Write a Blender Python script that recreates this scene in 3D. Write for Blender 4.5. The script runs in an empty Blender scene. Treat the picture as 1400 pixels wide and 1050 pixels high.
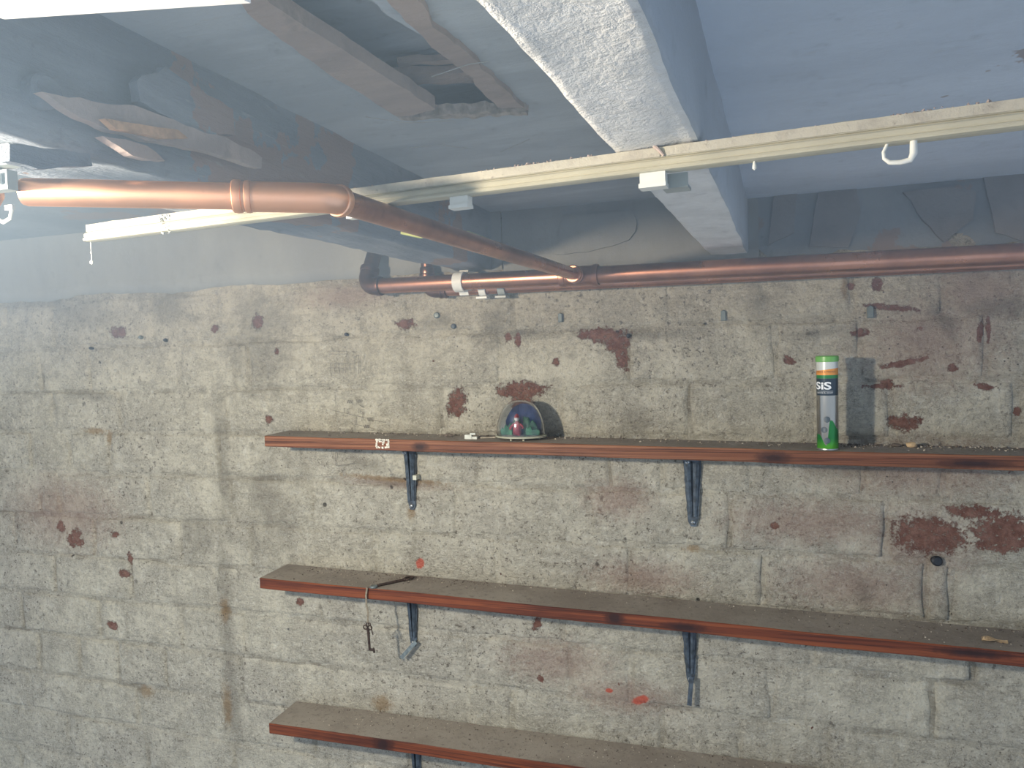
import bpy, bmesh, math, random
from mathutils import Vector, Matrix, noise, Euler
PI = math.pi
S = bpy.context.scene
COL = S.collection
random.seed(7)

# ------------------------------------------------------------------ camera, world, light, exposure
R = Matrix(((0.95338, 0.01398, 0.30146), (0.30036, 0.05395, -0.95230), (-0.02957, 0.99845, 0.04724)))
CAM = Vector((0.0, -0.985, 1.75))
cam = bpy.data.cameras.new('camera'); camo = bpy.data.objects.new('camera', cam); COL.objects.link(camo)
cam.sensor_width = 36; cam.lens = 971 / 1400 * 36; cam.clip_start = 0.01
camo.matrix_world = Matrix.Translation(CAM) @ R.to_4x4()
S.camera = camo
w = bpy.data.worlds.new('world'); S.world = w; w.use_nodes = True
bgn = w.node_tree.nodes['Background']
bgn.inputs[0].default_value = (0.47, 0.58, 0.76, 1); bgn.inputs[1].default_value = 1.35
ld = bpy.data.lights.new('lamp', 'POINT'); lo = bpy.data.objects.new('lamp', ld); COL.objects.link(lo)
lo.location = (-0.59, -0.93, 1.81); ld.energy = 38.0; ld.shadow_soft_size = 0.022; ld.color = (1.0, 0.93, 0.81)
S.view_settings.view_transform = 'Standard'; S.view_settings.look = 'None'
S.view_settings.exposure = 0.0; S.view_settings.gamma = 1; S.view_settings.use_curve_mapping = False

HAZE = 0.75
# ------------------------------------------------------------------ helpers
def at(px, py, axis, val):
    "the point of the plane (axis = val) seen at a pixel of the 1400x1050 photograph"
    d = R @ Vector(((px - 700) / 971, -(py - 525) / 971, -1.0))
    t = (val - CAM[axis]) / d[axis]
    return CAM + t * d
def W(px, py, y=0.0): return at(px, py, 1, y)
def scl(px, py): # metres per pixel on the wall
    return (W(px + 1, py) - W(px, py)).length

def mesh(name, verts, faces, mat=None, parent=None, smooth=False, loc=None, mats=None, fm=None):
    me = bpy.data.meshes.new(name)
    verts = [Vector(v) for v in verts]
    if loc is not None:
        loc = Vector(loc); verts = [v - loc for v in verts]
    me.from_pydata(verts, [], faces); me.update()
    for m in (mats or [mat]): me.materials.append(m)
    if fm: 
        for p, i in zip(me.polygons, fm): p.material_index = i
    if smooth:
        for p in me.polygons: p.use_smooth = True
    o = bpy.data.objects.new(name, me); COL.objects.link(o)
    if loc is not None: o.location = loc
    if parent is not None:
        o.parent = parent
        o.location = (loc if loc is not None else Vector()) - world_loc(parent)
    return o
def world_loc(o):
    v = Vector(o.location)
    p = o.parent
    while p: v += Vector(p.location); p = p.parent
    return v
def empty(name, loc):
    o = bpy.data.objects.new(name, None); COL.objects.link(o); o.location = loc; o.empty_display_size = .02
    return o
def tag(o, label=None, cat=None, group=None, kind=None):
    if label: o['label'] = label
    if cat: o['category'] = cat
    if group: o['group'] = group
    if kind: o['kind'] = kind
    return o

class G:
    "collects geometry in world coordinates"
    def __init__(s): s.v = []; s.f = []; s.m = []
    def add(s, v, f, mi=0):
        n = len(s.v); s.v += [Vector(p) for p in v]; s.f += [tuple(i + n for i in q) for q in f]; s.m += [mi] * len(f)
    def box(s, lo, hi, mi=0, M=None):
        x0, y0, z0 = lo; x1, y1, z1 = hi
        v = [Vector(p) for p in ((x0,y0,z0),(x1,y0,z0),(x1,y1,z0),(x0,y1,z0),(x0,y0,z1),(x1,y0,z1),(x1,y1,z1),(x0,y1,z1))]
        if M: v = [M @ p for p in v]
        s.add(v, [(0,3,2,1),(4,5,6,7),(0,1,5,4),(1,2,6,5),(2,3,7,6),(3,0,4,7)], mi)
    def tube(s, pts, r, n=20, cap=True, mi=0):
        pts = [Vector(p) for p in pts]; rs = r if isinstance(r, (list, tuple)) else [r] * len(pts)
        T = []
        for i in range(len(pts)):
            a = pts[max(i-1, 0)]; b = pts[min(i+1, len(pts)-1)]
            d = (b - a)
            T.append(d.normalized() if d.length > 1e-9 else T[-1])
        u = T[0].orthogonal().normalized(); v = []; 
        for i, p in enumerate(pts):
            u = (u - T[i] * u.dot(T[i])).normalized(); q = T[i].cross(u)
            for k in range(n):
                a = 2 * PI * k / n; v.append(p + (u * math.cos(a) + q * math.sin(a)) * rs[i])
        f = [(i*n+k, i*n+(k+1) % n, (i+1)*n+(k+1) % n, (i+1)*n+k) for i in range(len(pts)-1) for k in range(n)]
        if cap: f += [tuple(range(n))[::-1], tuple((len(pts)-1)*n + k for k in range(n))]
        s.add(v, f, mi)
    def lathe(s, c, prof, n=32, axis=Vector((0,0,1)), mi=0):
        "prof: (r, h) pairs along axis"
        axis = Vector(axis).normalized(); u = axis.orthogonal().normalized(); q = axis.cross(u); c = Vector(c)
        v = [c + axis*h + (u*math.cos(2*PI*k/n) + q*math.sin(2*PI*k/n)) * r for r, h in prof for k in range(n)]
        f = [(i*n+k, i*n+(k+1) % n, (i+1)*n+(k+1) % n, (i+1)*n+k) for i in range(len(prof)-1) for k in range(n)]
        s.add(v, f, mi)
    def build(s, name, mat=None, parent=None, smooth=False, loc=None, mats=None):
        o = mesh(name, s.v, s.f, mat, parent, smooth, loc, mats, s.m if mats else None)
        if smooth:
            try:
                o.data.set_sharp_from_angle(angle=math.radians(40))
            except Exception: pass
        return o

# ------------------------------------------------------------------ node helpers
class NT:
    def __init__(s, name):
        s.m = bpy.data.materials.new(name); s.m.use_nodes = True; s.t = s.m.node_tree
        s.b = s.t.nodes['Principled BSDF']; s.L = s.t.links
    def n(s, typ, **kw):
        o = s.t.nodes.new(typ)
        for k, v in kw.items(): setattr(o, k, v)
        return o
    def link(s, a, b): s.L.new(a, b)
    def put(s, sock, v):
        if hasattr(v, 'is_output') or isinstance(v, bpy.types.NodeSocket): s.L.new(v, sock)
        else: sock.default_value = v
    def math(s, op, a, b=0.0, c=None, clamp=False):
        o = s.n('ShaderNodeMath', operation=op, use_clamp=clamp); s.put(o.inputs[0], a); s.put(o.inputs[1], b)
        if c is not None: s.put(o.inputs[2], c)
        return o.outputs[0]
    def vmath(s, op, a, b=None):
        o = s.n('ShaderNodeVectorMath', operation=op); s.put(o.inputs[0], a)
        if b is not None: s.put(o.inputs[1], b)
        return o
    def noise(s, vec, scale, detail=4, rough=.6, dist=0.0):
        o = s.n('ShaderNodeTexNoise'); s.put(o.inputs['Vector'], vec); o.inputs['Scale'].default_value = scale
        o.inputs['Detail'].default_value = detail; o.inputs['Roughness'].default_value = rough; o.inputs['Distortion'].default_value = dist
        return o.outputs['Fac']
    def ramp(s, fac, a, b, va=0.0, vb=1.0):
        o = s.n('ShaderNodeMapRange', interpolation_type='SMOOTHSTEP'); s.put(o.inputs[0], fac)
        o.inputs[1].default_value = a; o.inputs[2].default_value = b; o.inputs[3].default_value = va; o.inputs[4].default_value = vb
        return o.outputs[0]
    def mix(s, fac, a, b, mode='MIX'):
        o = s.n('ShaderNodeMix', data_type='RGBA', blend_type=mode)
        s.put(o.inputs[0], fac)
        for k, v in ((6, a), (7, b)):
            if isinstance(v, tuple): v = v if len(v) == 4 else v + (1,)
            s.put(o.inputs[k], v)
        return o.outputs[2]
    def scalev(s, vec, sc):
        o = s.n('ShaderNodeMapping'); s.put(o.inputs[0], vec); o.inputs['Scale'].default_value = sc
        return o.outputs[0]
    def bump(s, h, strength, dist, normal=None):
        o = s.n('ShaderNodeBump'); s.put(o.inputs['Height'], h); o.inputs['Strength'].default_value = strength
        o.inputs['Distance'].default_value = dist
        if normal: s.put(o.inputs['Normal'], normal)
        return o.outputs[0]
    def out(s, col=None, rough=None, metal=None, normal=None):
        if col is not None:
            if isinstance(col, tuple): col = col if len(col) == 4 else col + (1,)
            s.put(s.b.inputs['Base Color'], col)
        if rough is not None: s.put(s.b.inputs['Roughness'], rough)
        if metal is not None: s.put(s.b.inputs['Metallic'], metal)
        if normal is not None: s.put(s.b.inputs['Normal'], normal)
        return s.m
    @property
    def pos(s):
        if not hasattr(s, '_g'): s._g = s.n('ShaderNodeNewGeometry')
        return s._g.outputs['Position']

def srgb(r, g, b):
    f = lambda c: (c/255/12.92) if c/255 <= .04045 else ((c/255+.055)/1.055)**2.4
    return (f(r), f(g), f(b))

def plain(name, col, rough=.5, metal=0.0, var=.25, sc=60, bump=.2, dist=.0006):
    t = NT(name); f = t.noise(t.pos, sc, 5)
    dk = tuple(c * (1-var) for c in col); lt = tuple(min(1, c * (1+var)) for c in col)
    return t.out(t.mix(t.ramp(f, .3, .7), dk, lt), rough, metal, t.bump(f, bump, dist))

# ------------------------------------------------------------------ wall paint with chips and stains
# patches measured on the wall: pixel centre, pixel radii, rotation in degrees
CHIPS = [(824,458,38,11,3),(843,468,20,16,20),(850,487,9,22,-8),(625,551,14,20,15),(712,533,36,12,0),(716,556,17,22,0),(556,443,14,7,0),(1199,389,12,11,0),(1237,578,24,13,0),
 (1078,492,10,6,35),(163,454,13,7,0),(294,450,6,5,0),(352,440,8,10,0),(1215,420,45,5,8),(1232,497,36,5,-12),(1340,452,5,20,5),(1351,452,4,22,0),
 (1303,503,9,7,-25),(1345,528,14,6,10),(1205,528,26,4,0),(708,465,5,11,0),(694,461,5,6,0),(760,495,6,6,0),(1176,455,16,7,0),
 (102,735,12,9,-40),(84,720,6,7,0),(110,742,6,6,0),(155,855,9,5,15),(178,762,4,7,0),(158,730,6,4,0),(170,784,8,5,0),(368,573,6,5,0),(410,823,6,5,0),
 (1058,718,7,5,0),(740,928,5,6,0),(735,852,6,12,25),(1213,526,12,9,0),(1391,562,5,8,0),(1270,732,56,32,3),(1375,728,48,34,0),(1330,700,40,12,0),(1370,745,40,12,0),
 (380,480,4,4,0),(1163,392,6,7,0)]
FAINT = [(845,682,38,22,0),(1255,740,70,50,0),(1270,470,90,60,0),(1250,640,120,40,0),(1120,715,110,28,0),(1170,800,90,34,0),(540,661,55,5,3),(880,790,60,20,0),
 (90,700,60,30,0),(1340,400,60,50,0),(470,405,50,12,0),(850,950,60,20,0),(760,905,60,25,0)]
DARK = [(872,578,19,19,0),(862,572,9,11,0),(678,440,16,34,0),(1038,415,13,38,0),(112,424,30,15,5),(600,441,18,8,0),(880,458,60,7,0),(1120,455,45,7,-4),
 (275,740,17,22,25),(258,728,8,18,0),(1290,440,10,30,-30),(1182,810,12,18,0),(120,540,20,5,0),(352,470,40,50,0),(60,410,60,8,-3),(1360,420,40,12,0),
 (230,408,30,20,0),(305,640,9,90,-1),(308,800,8,110,-2),(318,950,8,60,-4),(370,690,30,60,0),(700,458,70,6,0),(1170,640,60,15,0),(540,660,40,6,0),(505,636,22,8,10)]
RUST = [(563,700,5,9,0),(130,589,14,3,3),(150,598,3,8,0),(947,750,12,4,0),(308,835,6,12,0),(200,946,9,6,0),(523,962,12,10,0),(1155,392,5,14,0),(535,655,60,3,3),(310,965,6,22,0)]
RED = [(575,770,5,7,20),(876,957,12,6,-25),(833,944,5,3,0)]
ORANGE_TINT = [(570,560,10,10,0),(640,500,130,60,0),(520,880,120,60,0)]

def patchmask(t, vec, lst, amp, wob, soft=.06, size=1.0):
    cur = None
    for px, py, rx, ry, ang in lst:
        c = W(px, py); k = scl(px, py) * size
        m = t.n('ShaderNodeMapping', vector_type='TEXTURE'); t.put(m.inputs[0], vec)
        m.inputs['Location'].default_value = (c.x, 0, c.z)
        m.inputs['Rotation'].default_value = (0, math.radians(ang), 0)
        m.inputs['Scale'].default_value = (rx * k, 10.0, ry * k)
        l = t.vmath('LENGTH', m.outputs[0]).outputs['Value']
        cur = l if cur is None else t.math('MINIMUM', cur, l)
    d = t.math('ADD', cur, t.math('MULTIPLY', t.math('SUBTRACT', wob, .5), amp))
    return t.ramp(d, 1.0 - soft, 1.0 + soft, 1.0, 0.0)

def wall_paint(name, base, gray, patches=None, fleck=.715, joint=False):
    "patches: dict kind -> list of patches that touch the piece this paint is for"
    PP = patches or {}
    t = NT(name); P = t.pos
    n1 = t.noise(P, 3.2, 5, .6); n2 = t.noise(P, 16, 6, .7); n3 = t.noise(P, 75, 5, .75); n4 = t.noise(P, 330, 4, .7)
    col = t.mix(t.ramp(n1, .36, .66), base, gray)
    col = t.mix(t.ramp(n2, .38, .72, 0, .55), col, tuple(c*.80 for c in gray))
    col = t.mix(t.ramp(n2, .50, .22, 0, .35), col, tuple(min(1, c*1.2) for c in base))
    # vertical streaks of damp
    st = t.noise(t.scalev(P, (26, 1, 2.2)), 1.0, 5, .6)
    col = t.mix(t.ramp(st, .54, .74, 0, .38), col, (.36, .32, .23))
    # grime speckle
    oi = t.n('ShaderNodeObjectInfo').outputs['Random']
    col = t.mix(t.math('MULTIPLY', oi, .16), col, tuple(c*.62 for c in gray))
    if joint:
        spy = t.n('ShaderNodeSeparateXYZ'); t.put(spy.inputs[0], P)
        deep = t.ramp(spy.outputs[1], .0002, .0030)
        col = t.mix(t.math('MULTIPLY', deep, t.ramp(t.noise(P, 7, 4, .6), .40, .62, .62, .12)), col, (.20, .175, .13))  # joint shadow lines painted in: browner where the mortar lies deeper
    col = t.mix(t.ramp(n3, .54, .60, 0, .34), col, (.28, .26, .205))
    col = t.mix(t.ramp(n3, .46, .40, 0, .40), col, (.74, .72, .61))
    s1 = t.noise(t.vmath('ADD', P, (1.7, 4, .3)).outputs[0], 125, 8, .82)
    col = t.mix(t.math('MULTIPLY', t.ramp(s1, .565, .585, 0, .9), t.ramp(n1, .40, .58, .35, 1)), col, (.115, .095, .07))
    sc = t.noise(t.scalev(P, (1, 1, 2.2)), 48, 9, .85, 1.6)
    crk = t.math('ABSOLUTE', t.math('SUBTRACT', sc, .5))
    col = t.mix(t.math('MULTIPLY', t.ramp(crk, .022, .004, 0, .75), t.ramp(n2, .42, .54)), col, (.15, .13, .10))
    col = t.mix(t.ramp(n4, .57, .64, 0, .40), col, (.24, .22, .17))
    col = t.mix(t.ramp(n4, .44, .36, 0, .40), col, (.72, .70, .62))
    # tiny chips
    ch = t.noise(t.vmath('ADD', P, (5.3, 0, 2.1)).outputs[0], 34, 5, .62)
    chip = t.ramp(ch, fleck, fleck + .012)
    vor = t.n('ShaderNodeTexVoronoi'); t.put(vor.inputs['Vector'], P); vor.inputs['Scale'].default_value = 24
    pit = t.math('MULTIPLY', t.ramp(vor.outputs['Distance'], .10, .055), t.ramp(n2, .52, .60))
    vor3 = t.n('ShaderNodeTexVoronoi'); t.put(vor3.inputs['Vector'], t.vmath('ADD', P, t.vmath('SCALE', P).outputs[0]).outputs[0]); vor3.inputs['Scale'].default_value = 60
    pit2 = t.math('MULTIPLY', t.ramp(vor3.outputs['Distance'], .16, .10), t.ramp(t.noise(P, 9, 3), .55, .62))
    redcol = t.mix(t.ramp(n3, .35, .7), (.18, .075, .050), (.31, .165, .12))
    h = t.math('ADD', t.math('MULTIPLY', n2, .9), t.math('MULTIPLY', n3, .85))
    h = t.math('ADD', h, t.math('MULTIPLY', n4, .28))
    h = t.math('ADD', h, t.math('MULTIPLY', sc, .5))
    if PP: wob = t.noise(P, 110, 9, .85); wob2 = t.noise(P, 20, 6, .75)
    if PP.get('faint'): col = t.mix(t.math('MULTIPLY', patchmask(t, P, PP['faint'], 4.0, wob, .85), .50), col, (.30, .165, .125))
    if PP.get('dark'): col = t.mix(t.math('MULTIPLY', patchmask(t, P, PP['dark'], 3.6, wob2, .8), .42), col, (.12, .105, .08))
    if PP.get('rust'): col = t.mix(t.math('MULTIPLY', patchmask(t, P, PP['rust'], 4.0, wob, .6), .6), col, (.28, .16, .05))
    if PP.get('chip'):
        cm = patchmask(t, P, PP['chip'], 4.5, wob, .03, .86)
        chip = t.math('MAXIMUM', chip, t.math('MULTIPLY', cm, t.ramp(t.noise(P, 190, 5, .8), .64, .57)))
    col = t.mix(chip, col, redcol)
    if PP.get('red'): col = t.mix(t.math('MULTIPLY', patchmask(t, P, PP['red'], 1.4, wob, .2), .85), col, (.62, .09, .045))
    col = t.mix(t.math('MULTIPLY', t.math('MAXIMUM', pit, pit2), .85), col, (.055, .045, .035))
    h = t.math('SUBTRACT', h, t.math('MULTIPLY', chip, .55))
    h = t.math('SUBTRACT', h, t.math('MULTIPLY', pit, .8))
    h = t.math('ADD', h, t.math('MULTIPLY', n1, 2.0))
    return t.out(col, .88, 0.0, t.bump(h, 1.0, .010))

CREAM = (.69, .645, .50); GREY = (.59, .55, .44)
M_wall = wall_paint('whitewashed_brick', CREAM, GREY)
ALLP = []
for kind, lst, grow in (('chip', CHIPS, 1.5), ('faint', FAINT, 1.7), ('dark', DARK, 1.8), ('rust', RUST, 1.6), ('red', RED, 1.5)):
    for pt in lst:
        c = W(pt[0], pt[1]); k = scl(pt[0], pt[1]); a_ = math.radians(pt[4]); ca, sa = abs(math.cos(a_)), abs(math.sin(a_))
        ALLP.append((kind, pt, c.x, c.z, (pt[2]*ca + pt[3]*sa)*k*grow, (pt[2]*sa + pt[3]*ca)*k*grow))
MCACHE = {}
M_joint = wall_paint('shadowed_mortar_joint', CREAM, GREY, joint=True)
def wall_mat(x0, x1, z0, z1, joint=False):
    hit = [(kind, pt) for kind, pt, cx, cz, rx, rz in ALLP if cx - rx < x1 and cx + rx > x0 and cz - rz < z1 and cz + rz > z0]
    if not hit: return M_joint if joint else M_wall
    key = tuple(hit) + (joint,)
    if key not in MCACHE:
        d = {}
        for kind, pt in hit: d.setdefault(kind, []).append(pt)
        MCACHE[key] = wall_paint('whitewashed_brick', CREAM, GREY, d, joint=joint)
    return MCACHE[key]

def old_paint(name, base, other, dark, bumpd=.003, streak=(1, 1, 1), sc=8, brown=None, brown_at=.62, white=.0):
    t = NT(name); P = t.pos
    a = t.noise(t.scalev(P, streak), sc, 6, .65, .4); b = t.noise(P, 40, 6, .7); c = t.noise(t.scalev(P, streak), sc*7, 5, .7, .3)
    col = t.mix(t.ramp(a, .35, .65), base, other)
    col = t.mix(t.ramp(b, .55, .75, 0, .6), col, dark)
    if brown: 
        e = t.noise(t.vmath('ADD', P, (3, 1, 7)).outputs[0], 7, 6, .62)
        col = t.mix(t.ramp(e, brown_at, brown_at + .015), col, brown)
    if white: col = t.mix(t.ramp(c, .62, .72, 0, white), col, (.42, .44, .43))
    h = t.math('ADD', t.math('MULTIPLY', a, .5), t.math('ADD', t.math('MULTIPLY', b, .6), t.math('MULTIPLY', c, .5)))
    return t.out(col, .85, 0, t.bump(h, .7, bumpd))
M_ceil = old_paint('glare_blue_ceiling_paint', (.50, .57, .63), (.38, .44, .50), (.24, .28, .32), streak=(.5, 2.2, 1), white=.55)  # scratched ceiling paint, its blue-grey also carrying the veiling glare
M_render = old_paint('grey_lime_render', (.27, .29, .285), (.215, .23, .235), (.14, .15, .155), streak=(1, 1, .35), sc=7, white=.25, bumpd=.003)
M_ceil2 = old_paint('glare_blue_ceiling_paint_plain', (.62, .74, .90), (.54, .65, .80), (.42, .51, .62), streak=(.6, 1.5, 1), brown=(.33, .31, .33), brown_at=.64, white=.2)  # bluish glare over the right bay put into the paint colour
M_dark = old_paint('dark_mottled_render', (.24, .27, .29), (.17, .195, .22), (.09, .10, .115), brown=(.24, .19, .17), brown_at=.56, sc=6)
M_joistwhite = old_paint('rough_white_limewash', (.82, .83, .82), (.70, .71, .70), (.48, .48, .48), bumpd=.006, sc=22)
M_joistdark = old_paint('blackened_rough_timber', (.25, .28, .32), (.17, .195, .23), (.10, .105, .12), bumpd=.006, streak=(1, .14, 1), sc=26, brown=(.28, .20, .17), brown_at=.58, white=.3)
M_lath = old_paint('old_brown_lath', (.45, .37, .33), (.34, .28, .26), (.2, .17, .16), streak=(.3, 1, 1), sc=30, white=.2)
M_tan = plain('fresh_split_pine', (.46, .27, .14), .7, var=.3, sc=90)
M_trimwhite = plain('white_gloss_paint', (.86, .85, .84), .5, var=.03)

def wood(name, a, b, dark, knots=()):
    t = NT(name); P = t.pos
    g = t.noise(t.scalev(P, (1.6, 60, 190)), 1.0, 5, .65, .5)
    g2 = t.noise(t.scalev(P, (5, 90, 480)), 1.0, 4, .7)
    col = t.mix(t.ramp(g, .42, .58), a, b)
    col = t.mix(t.ramp(g2, .50, .60, 0, .8), col, dark)
    lg = t.noise(t.scalev(P, (5, 20, 20)), 1.0, 4, .6)
    col = t.mix(t.ramp(lg, .52, .72, 0, .7), col, dark)
    if knots:
        cur = None
        for c, rx, rz in knots:
            m = t.n('ShaderNodeMapping', vector_type='TEXTURE'); t.put(m.inputs[0], P)
            m.inputs['Location'].default_value = (c.x, c.y, c.z); m.inputs['Scale'].default_value = (rx, 10, rz)
            l = t.vmath('LENGTH', m.outputs[0]).outputs['Value']; cur = l if cur is None else t.math('MINIMUM', cur, l)
        cur = t.math('ADD', cur, t.math('MULTIPLY', t.math('SUBTRACT', t.noise(P, 120, 4), .5), 1.0))
        col = t.mix(t.ramp(cur, 1.7, .9, 0, .85), col, dark)
        col = t.mix(t.ramp(cur, .9, .4, 0, .8), col, (.018, .008, .008))
    t.b.inputs['Specular IOR Level'].default_value = .25
    return t.out(col, t.ramp(g2, .3, .7, .45, .65), 0, t.bump(g2, .3, .0010))
def dusty(name):
    t = NT(name); P = t.pos
    a = t.noise(P, 9, 6, .65); b = t.noise(P, 130, 5, .75); c = t.noise(P, 420, 3, .7)
    col = t.mix(t.ramp(a, .35, .65), (.20, .172, .14), (.275, .245, .20))
    col = t.mix(t.ramp(b, .52, .70, 0, .7), col, (.11, .09, .075))
    col = t.mix(t.ramp(c, .66, .74, 0, .6), col, (.50, .46, .38))
    return t.out(col, .95, 0, t.bump(t.math('ADD', b, c), .6, .0012))
M_dust = dusty('brown_cellar_dust')

def copper_mat(name, base, tarn, rough=.22, amt=.5):
    t = NT(name); P = t.pos
    a = t.noise(P, 14, 5, .6); b = t.noise(P, 120, 4, .7)
    col = t.mix(t.ramp(a, .35, .68, 0, amt), base, tarn)
    col = t.mix(t.ramp(b, .60, .75, 0, .5), col, tarn)
    return t.out(col, t.ramp(a, .3, .7, rough, rough + .16), 1.0, t.bump(b, .08, .0004))
M_cu = copper_mat('tarnished_copper', (.60, .30, .20), (.26, .13, .095), .24, .75)
M_cu2 = copper_mat('bright_copper', (.96, .53, .33), (.76, .38, .23), .34, .5)
M_cudark = copper_mat('dark_oxidised_copper', (.22, .12, .09), (.06, .035, .03), .30, .8)
M_pvc = plain('aged_cream_plastic', (.44, .42, .315), .38, var=.08, sc=25)
def dirty_pvc():
    t = NT('dirty_cream_plastic'); P = t.pos
    a = t.noise(P, 60, 6, .7); b = t.noise(P, 260, 4, .7)
    col = t.mix(t.ramp(a, .48, .66, 0, .6), (.44, .42, .34), (.28, .25, .21))
    col = t.mix(t.ramp(b, .60, .72, 0, .7), col, (.16, .13, .10))
    return t.out(col, .6, 0, t.bump(b, .5, .001))
M_pvcd = dirty_pvc()
M_white = plain('white_plastic', (.66, .68, .64), .4, var=.06)
M_greyclip = plain('grey_translucent_plastic', (.30, .34, .33), .4, var=.1)
M_iron = plain('dark_blue_black_painted_steel', (.042, .058, .074), .5, .0, var=.6, sc=160, bump=.7, dist=.0015)
M_ironrust = plain('rusty_dark_iron', (.055, .036, .027), .6, .5, var=.5, sc=200, bump=.5)
M_steel = plain('dull_steel', (.42, .44, .43), .35, .9, var=.2, sc=200)
M_strap = plain('grey_steel_strap', (.16, .19, .19), .5, .5, var=.3, sc=150)
M_cord = plain('dirty_cotton_cord', (.20, .17, .12), .9, var=.3, sc=400, bump=.8)
M_leaf = plain('dry_tan_leaf', (.42, .30, .17), .8, var=.3)
M_plug = plain('blue_grey_wall_plug_plastic', (.13, .16, .16), .6, var=.2)
M_pencil = plain('pencil_line', (.215, .20, .165), .9, var=.1)
M_black = plain('black_rubber', (.012, .014, .018), .6, var=.2)
M_gy = plain('green_yellow_insulation', (.42, .47, .18), .5, var=.2)
M_crumb = plain('pale_mortar_crumb', (.42, .37, .29), .9, var=.35, sc=300)
M_crumbd = plain('dark_mortar_crumb', (.12, .095, .075), .9, var=.35, sc=300)
M_web = plain('cobweb_grey', (.40, .42, .42), .9, var=.1)

# ------------------------------------------------------------------ wall: mortar bed + bricks
XL, XR, ZB = -2.3, 1.3, 0.0
def wnoise(x, z, s, seed=0): return noise.noise(Vector((x*s + seed, seed*.7, z*s)))
g = G(); nx, nz = 240, 84
z_lo, z_hi = .72, 1.875
v = []
for j in range(nz + 1):
    for i in range(nx + 1):
        x = XL + (XR-XL) * i / nx; z = z_lo + (z_hi - z_lo) * j / nz
        v.append((x, .0016 + .0024*wnoise(x, z, 26) + .0022*wnoise(x, z, 6, 3), z))
wmats = [M_wall]
for j in range(nz):
    for i in range(nx):
        if i % 12 == 0 and j % 7 == 0: pass
        ti, tj = i // 12, j // 7
        xa, xb = XL + (XR-XL)*ti*12/nx, XL + (XR-XL)*(ti+1)*12/nx; za, zb_ = z_lo + (z_hi-z_lo)*tj*7/nz, z_lo + (z_hi-z_lo)*(tj+1)*7/nz
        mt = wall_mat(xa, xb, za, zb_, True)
        if mt not in wmats: wmats.append(mt)
        a_ = j*(nx+1)+i
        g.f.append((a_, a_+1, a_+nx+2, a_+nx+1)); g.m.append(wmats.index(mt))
g.v = [Vector(p) for p in v]
g.box((XL, .008, ZB), (XR, .12, 2.1)); 
g.add([(XL, .003, ZB), (XR, .003, ZB), (XR, .003, z_lo), (XL, .003, z_lo)], [(0, 1, 2, 3)])
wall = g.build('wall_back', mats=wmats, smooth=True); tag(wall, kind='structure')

def brick(x0, x1, z0, z1, seed):
    mat = wall_mat(x0, x1, z0, z1)
    L = x1 - x0; H = z1 - z0
    nxx = max(5, int(L / .013)); 
    us = [0, .0035] + [.010 + (L - .020) * k / nxx for k in range(nxx + 1)] + [L - .0035, L]
    ws = [0, .003, .008] + [.008 + (H - .016) * k / 4 for k in range(1, 4)] + [H - .008, H - .003, H]
    lift = random.uniform(-.0007, .0009); tx = random.uniform(-.006, .006); tz = random.uniform(-.020, .030)
    v = []
    nu, nw = len(us), len(ws)
    for j, wv in enumerate(ws):
        for i, uv in enumerate(us):
            x = x0 + uv; z = z0 + wv
            ex = min(i, nu-1-i); ez = min(j, nw-1-j); e = min(ex, ez)
            # wandering arrises
            if ez < 3: z += .0052 * wnoise(x, z0 if j < 4 else z1, 16, seed) * (1 - .3*ez) + .0024 * wnoise(x, z0 if j < 4 else z1, 75, seed)
            if ex < 2: x += .0036 * wnoise(x0 if i < 3 else x1, z, 30, seed + 9)
            y = -.0006 - lift + (uv - L/2) * tx + (wv - H/2) * tz + .0022 * wnoise(x, z, 11, seed) + .0011 * wnoise(x, z, 38, seed)
            if e == 0: y = .0065
            elif e == 1: y += .0009
            v.append((x, y, z))
    f = [(j*nu+i, j*nu+i+1, (j+1)*nu+i+1, (j+1)*nu+i) for j in range(nw-1) for i in range(nu-1)]
    return mesh('brick', v, f, mat, wall, True, loc=((x0+x1)/2, 0, (z0+z1)/2))

# course joint heights, read at the photo's centre (x about -.1) and at its left
CZS = [1.862, 1.7785, 1.6995, 1.6255, 1.551, 1.4725, 1.3975, 1.322, 1.2455, 1.168, 1.0935, 1.017, .942, .866]
YJ = [None, 484, 560, 634, 708, 787]
joints = { # course index (between CZS[i] and CZS[i+1]) -> pixel x of upright joints seen in the photograph
 0: ([(210,425),(395,420),(560,410),(700,420),(915,405),(1165,400),(1290,410)]),
 1: ([(123,500),(245,495),(341,490),(684,480),(858,480),(1060,485),(1175,485),(1348,470)]),
 2: ([(73,555),(165,560),(312,560),(455,560),(604,560),(765,560),(943,560),(1110,560),(1218,560),(1390,560)]),
 3: ([(45,620),(97,620),(152,620),(300,620),(470,620),(650,630),(834,640),(905,640),(1027,640),(1180,640),(1290,640)]),
 4: ([(56,680),(83,680),(205,680),(318,680),(430,690),(625,700),(806,705),(998,705),(1211,710)]),
 5: ([(22,735),(131,735),(248,740),(345,740),(513,750),(680,770),(862,775),(1042,780),(1265,800),(1300,800)]),
 6: ([(75,780),(180,785),(295,800),(440,850),(590,850),(770,850),(945,840),(1110,850),(1330,850)]),
 7: ([(31,830),(138,845),(250,850),(335,850),(500,900),(640,880),(780,920),(862,905),(1055,930),(1275,945)]),
 8: ([(55,890),(110,895),(163,905),(228,915),(330,930),(460,960),(640,950),(700,970),(905,1000),(1010,1010),(1130,1020),(1360,1020)]),
 9: ([(42,940),(190,960),(310,975),(430,1000),(560,1000)]),
 10: ([(95,1000),(203,1015),(320,1030)]),
 11: ([(30,1040),(130,1050)]), 12: [(80, 1050)]}
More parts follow.
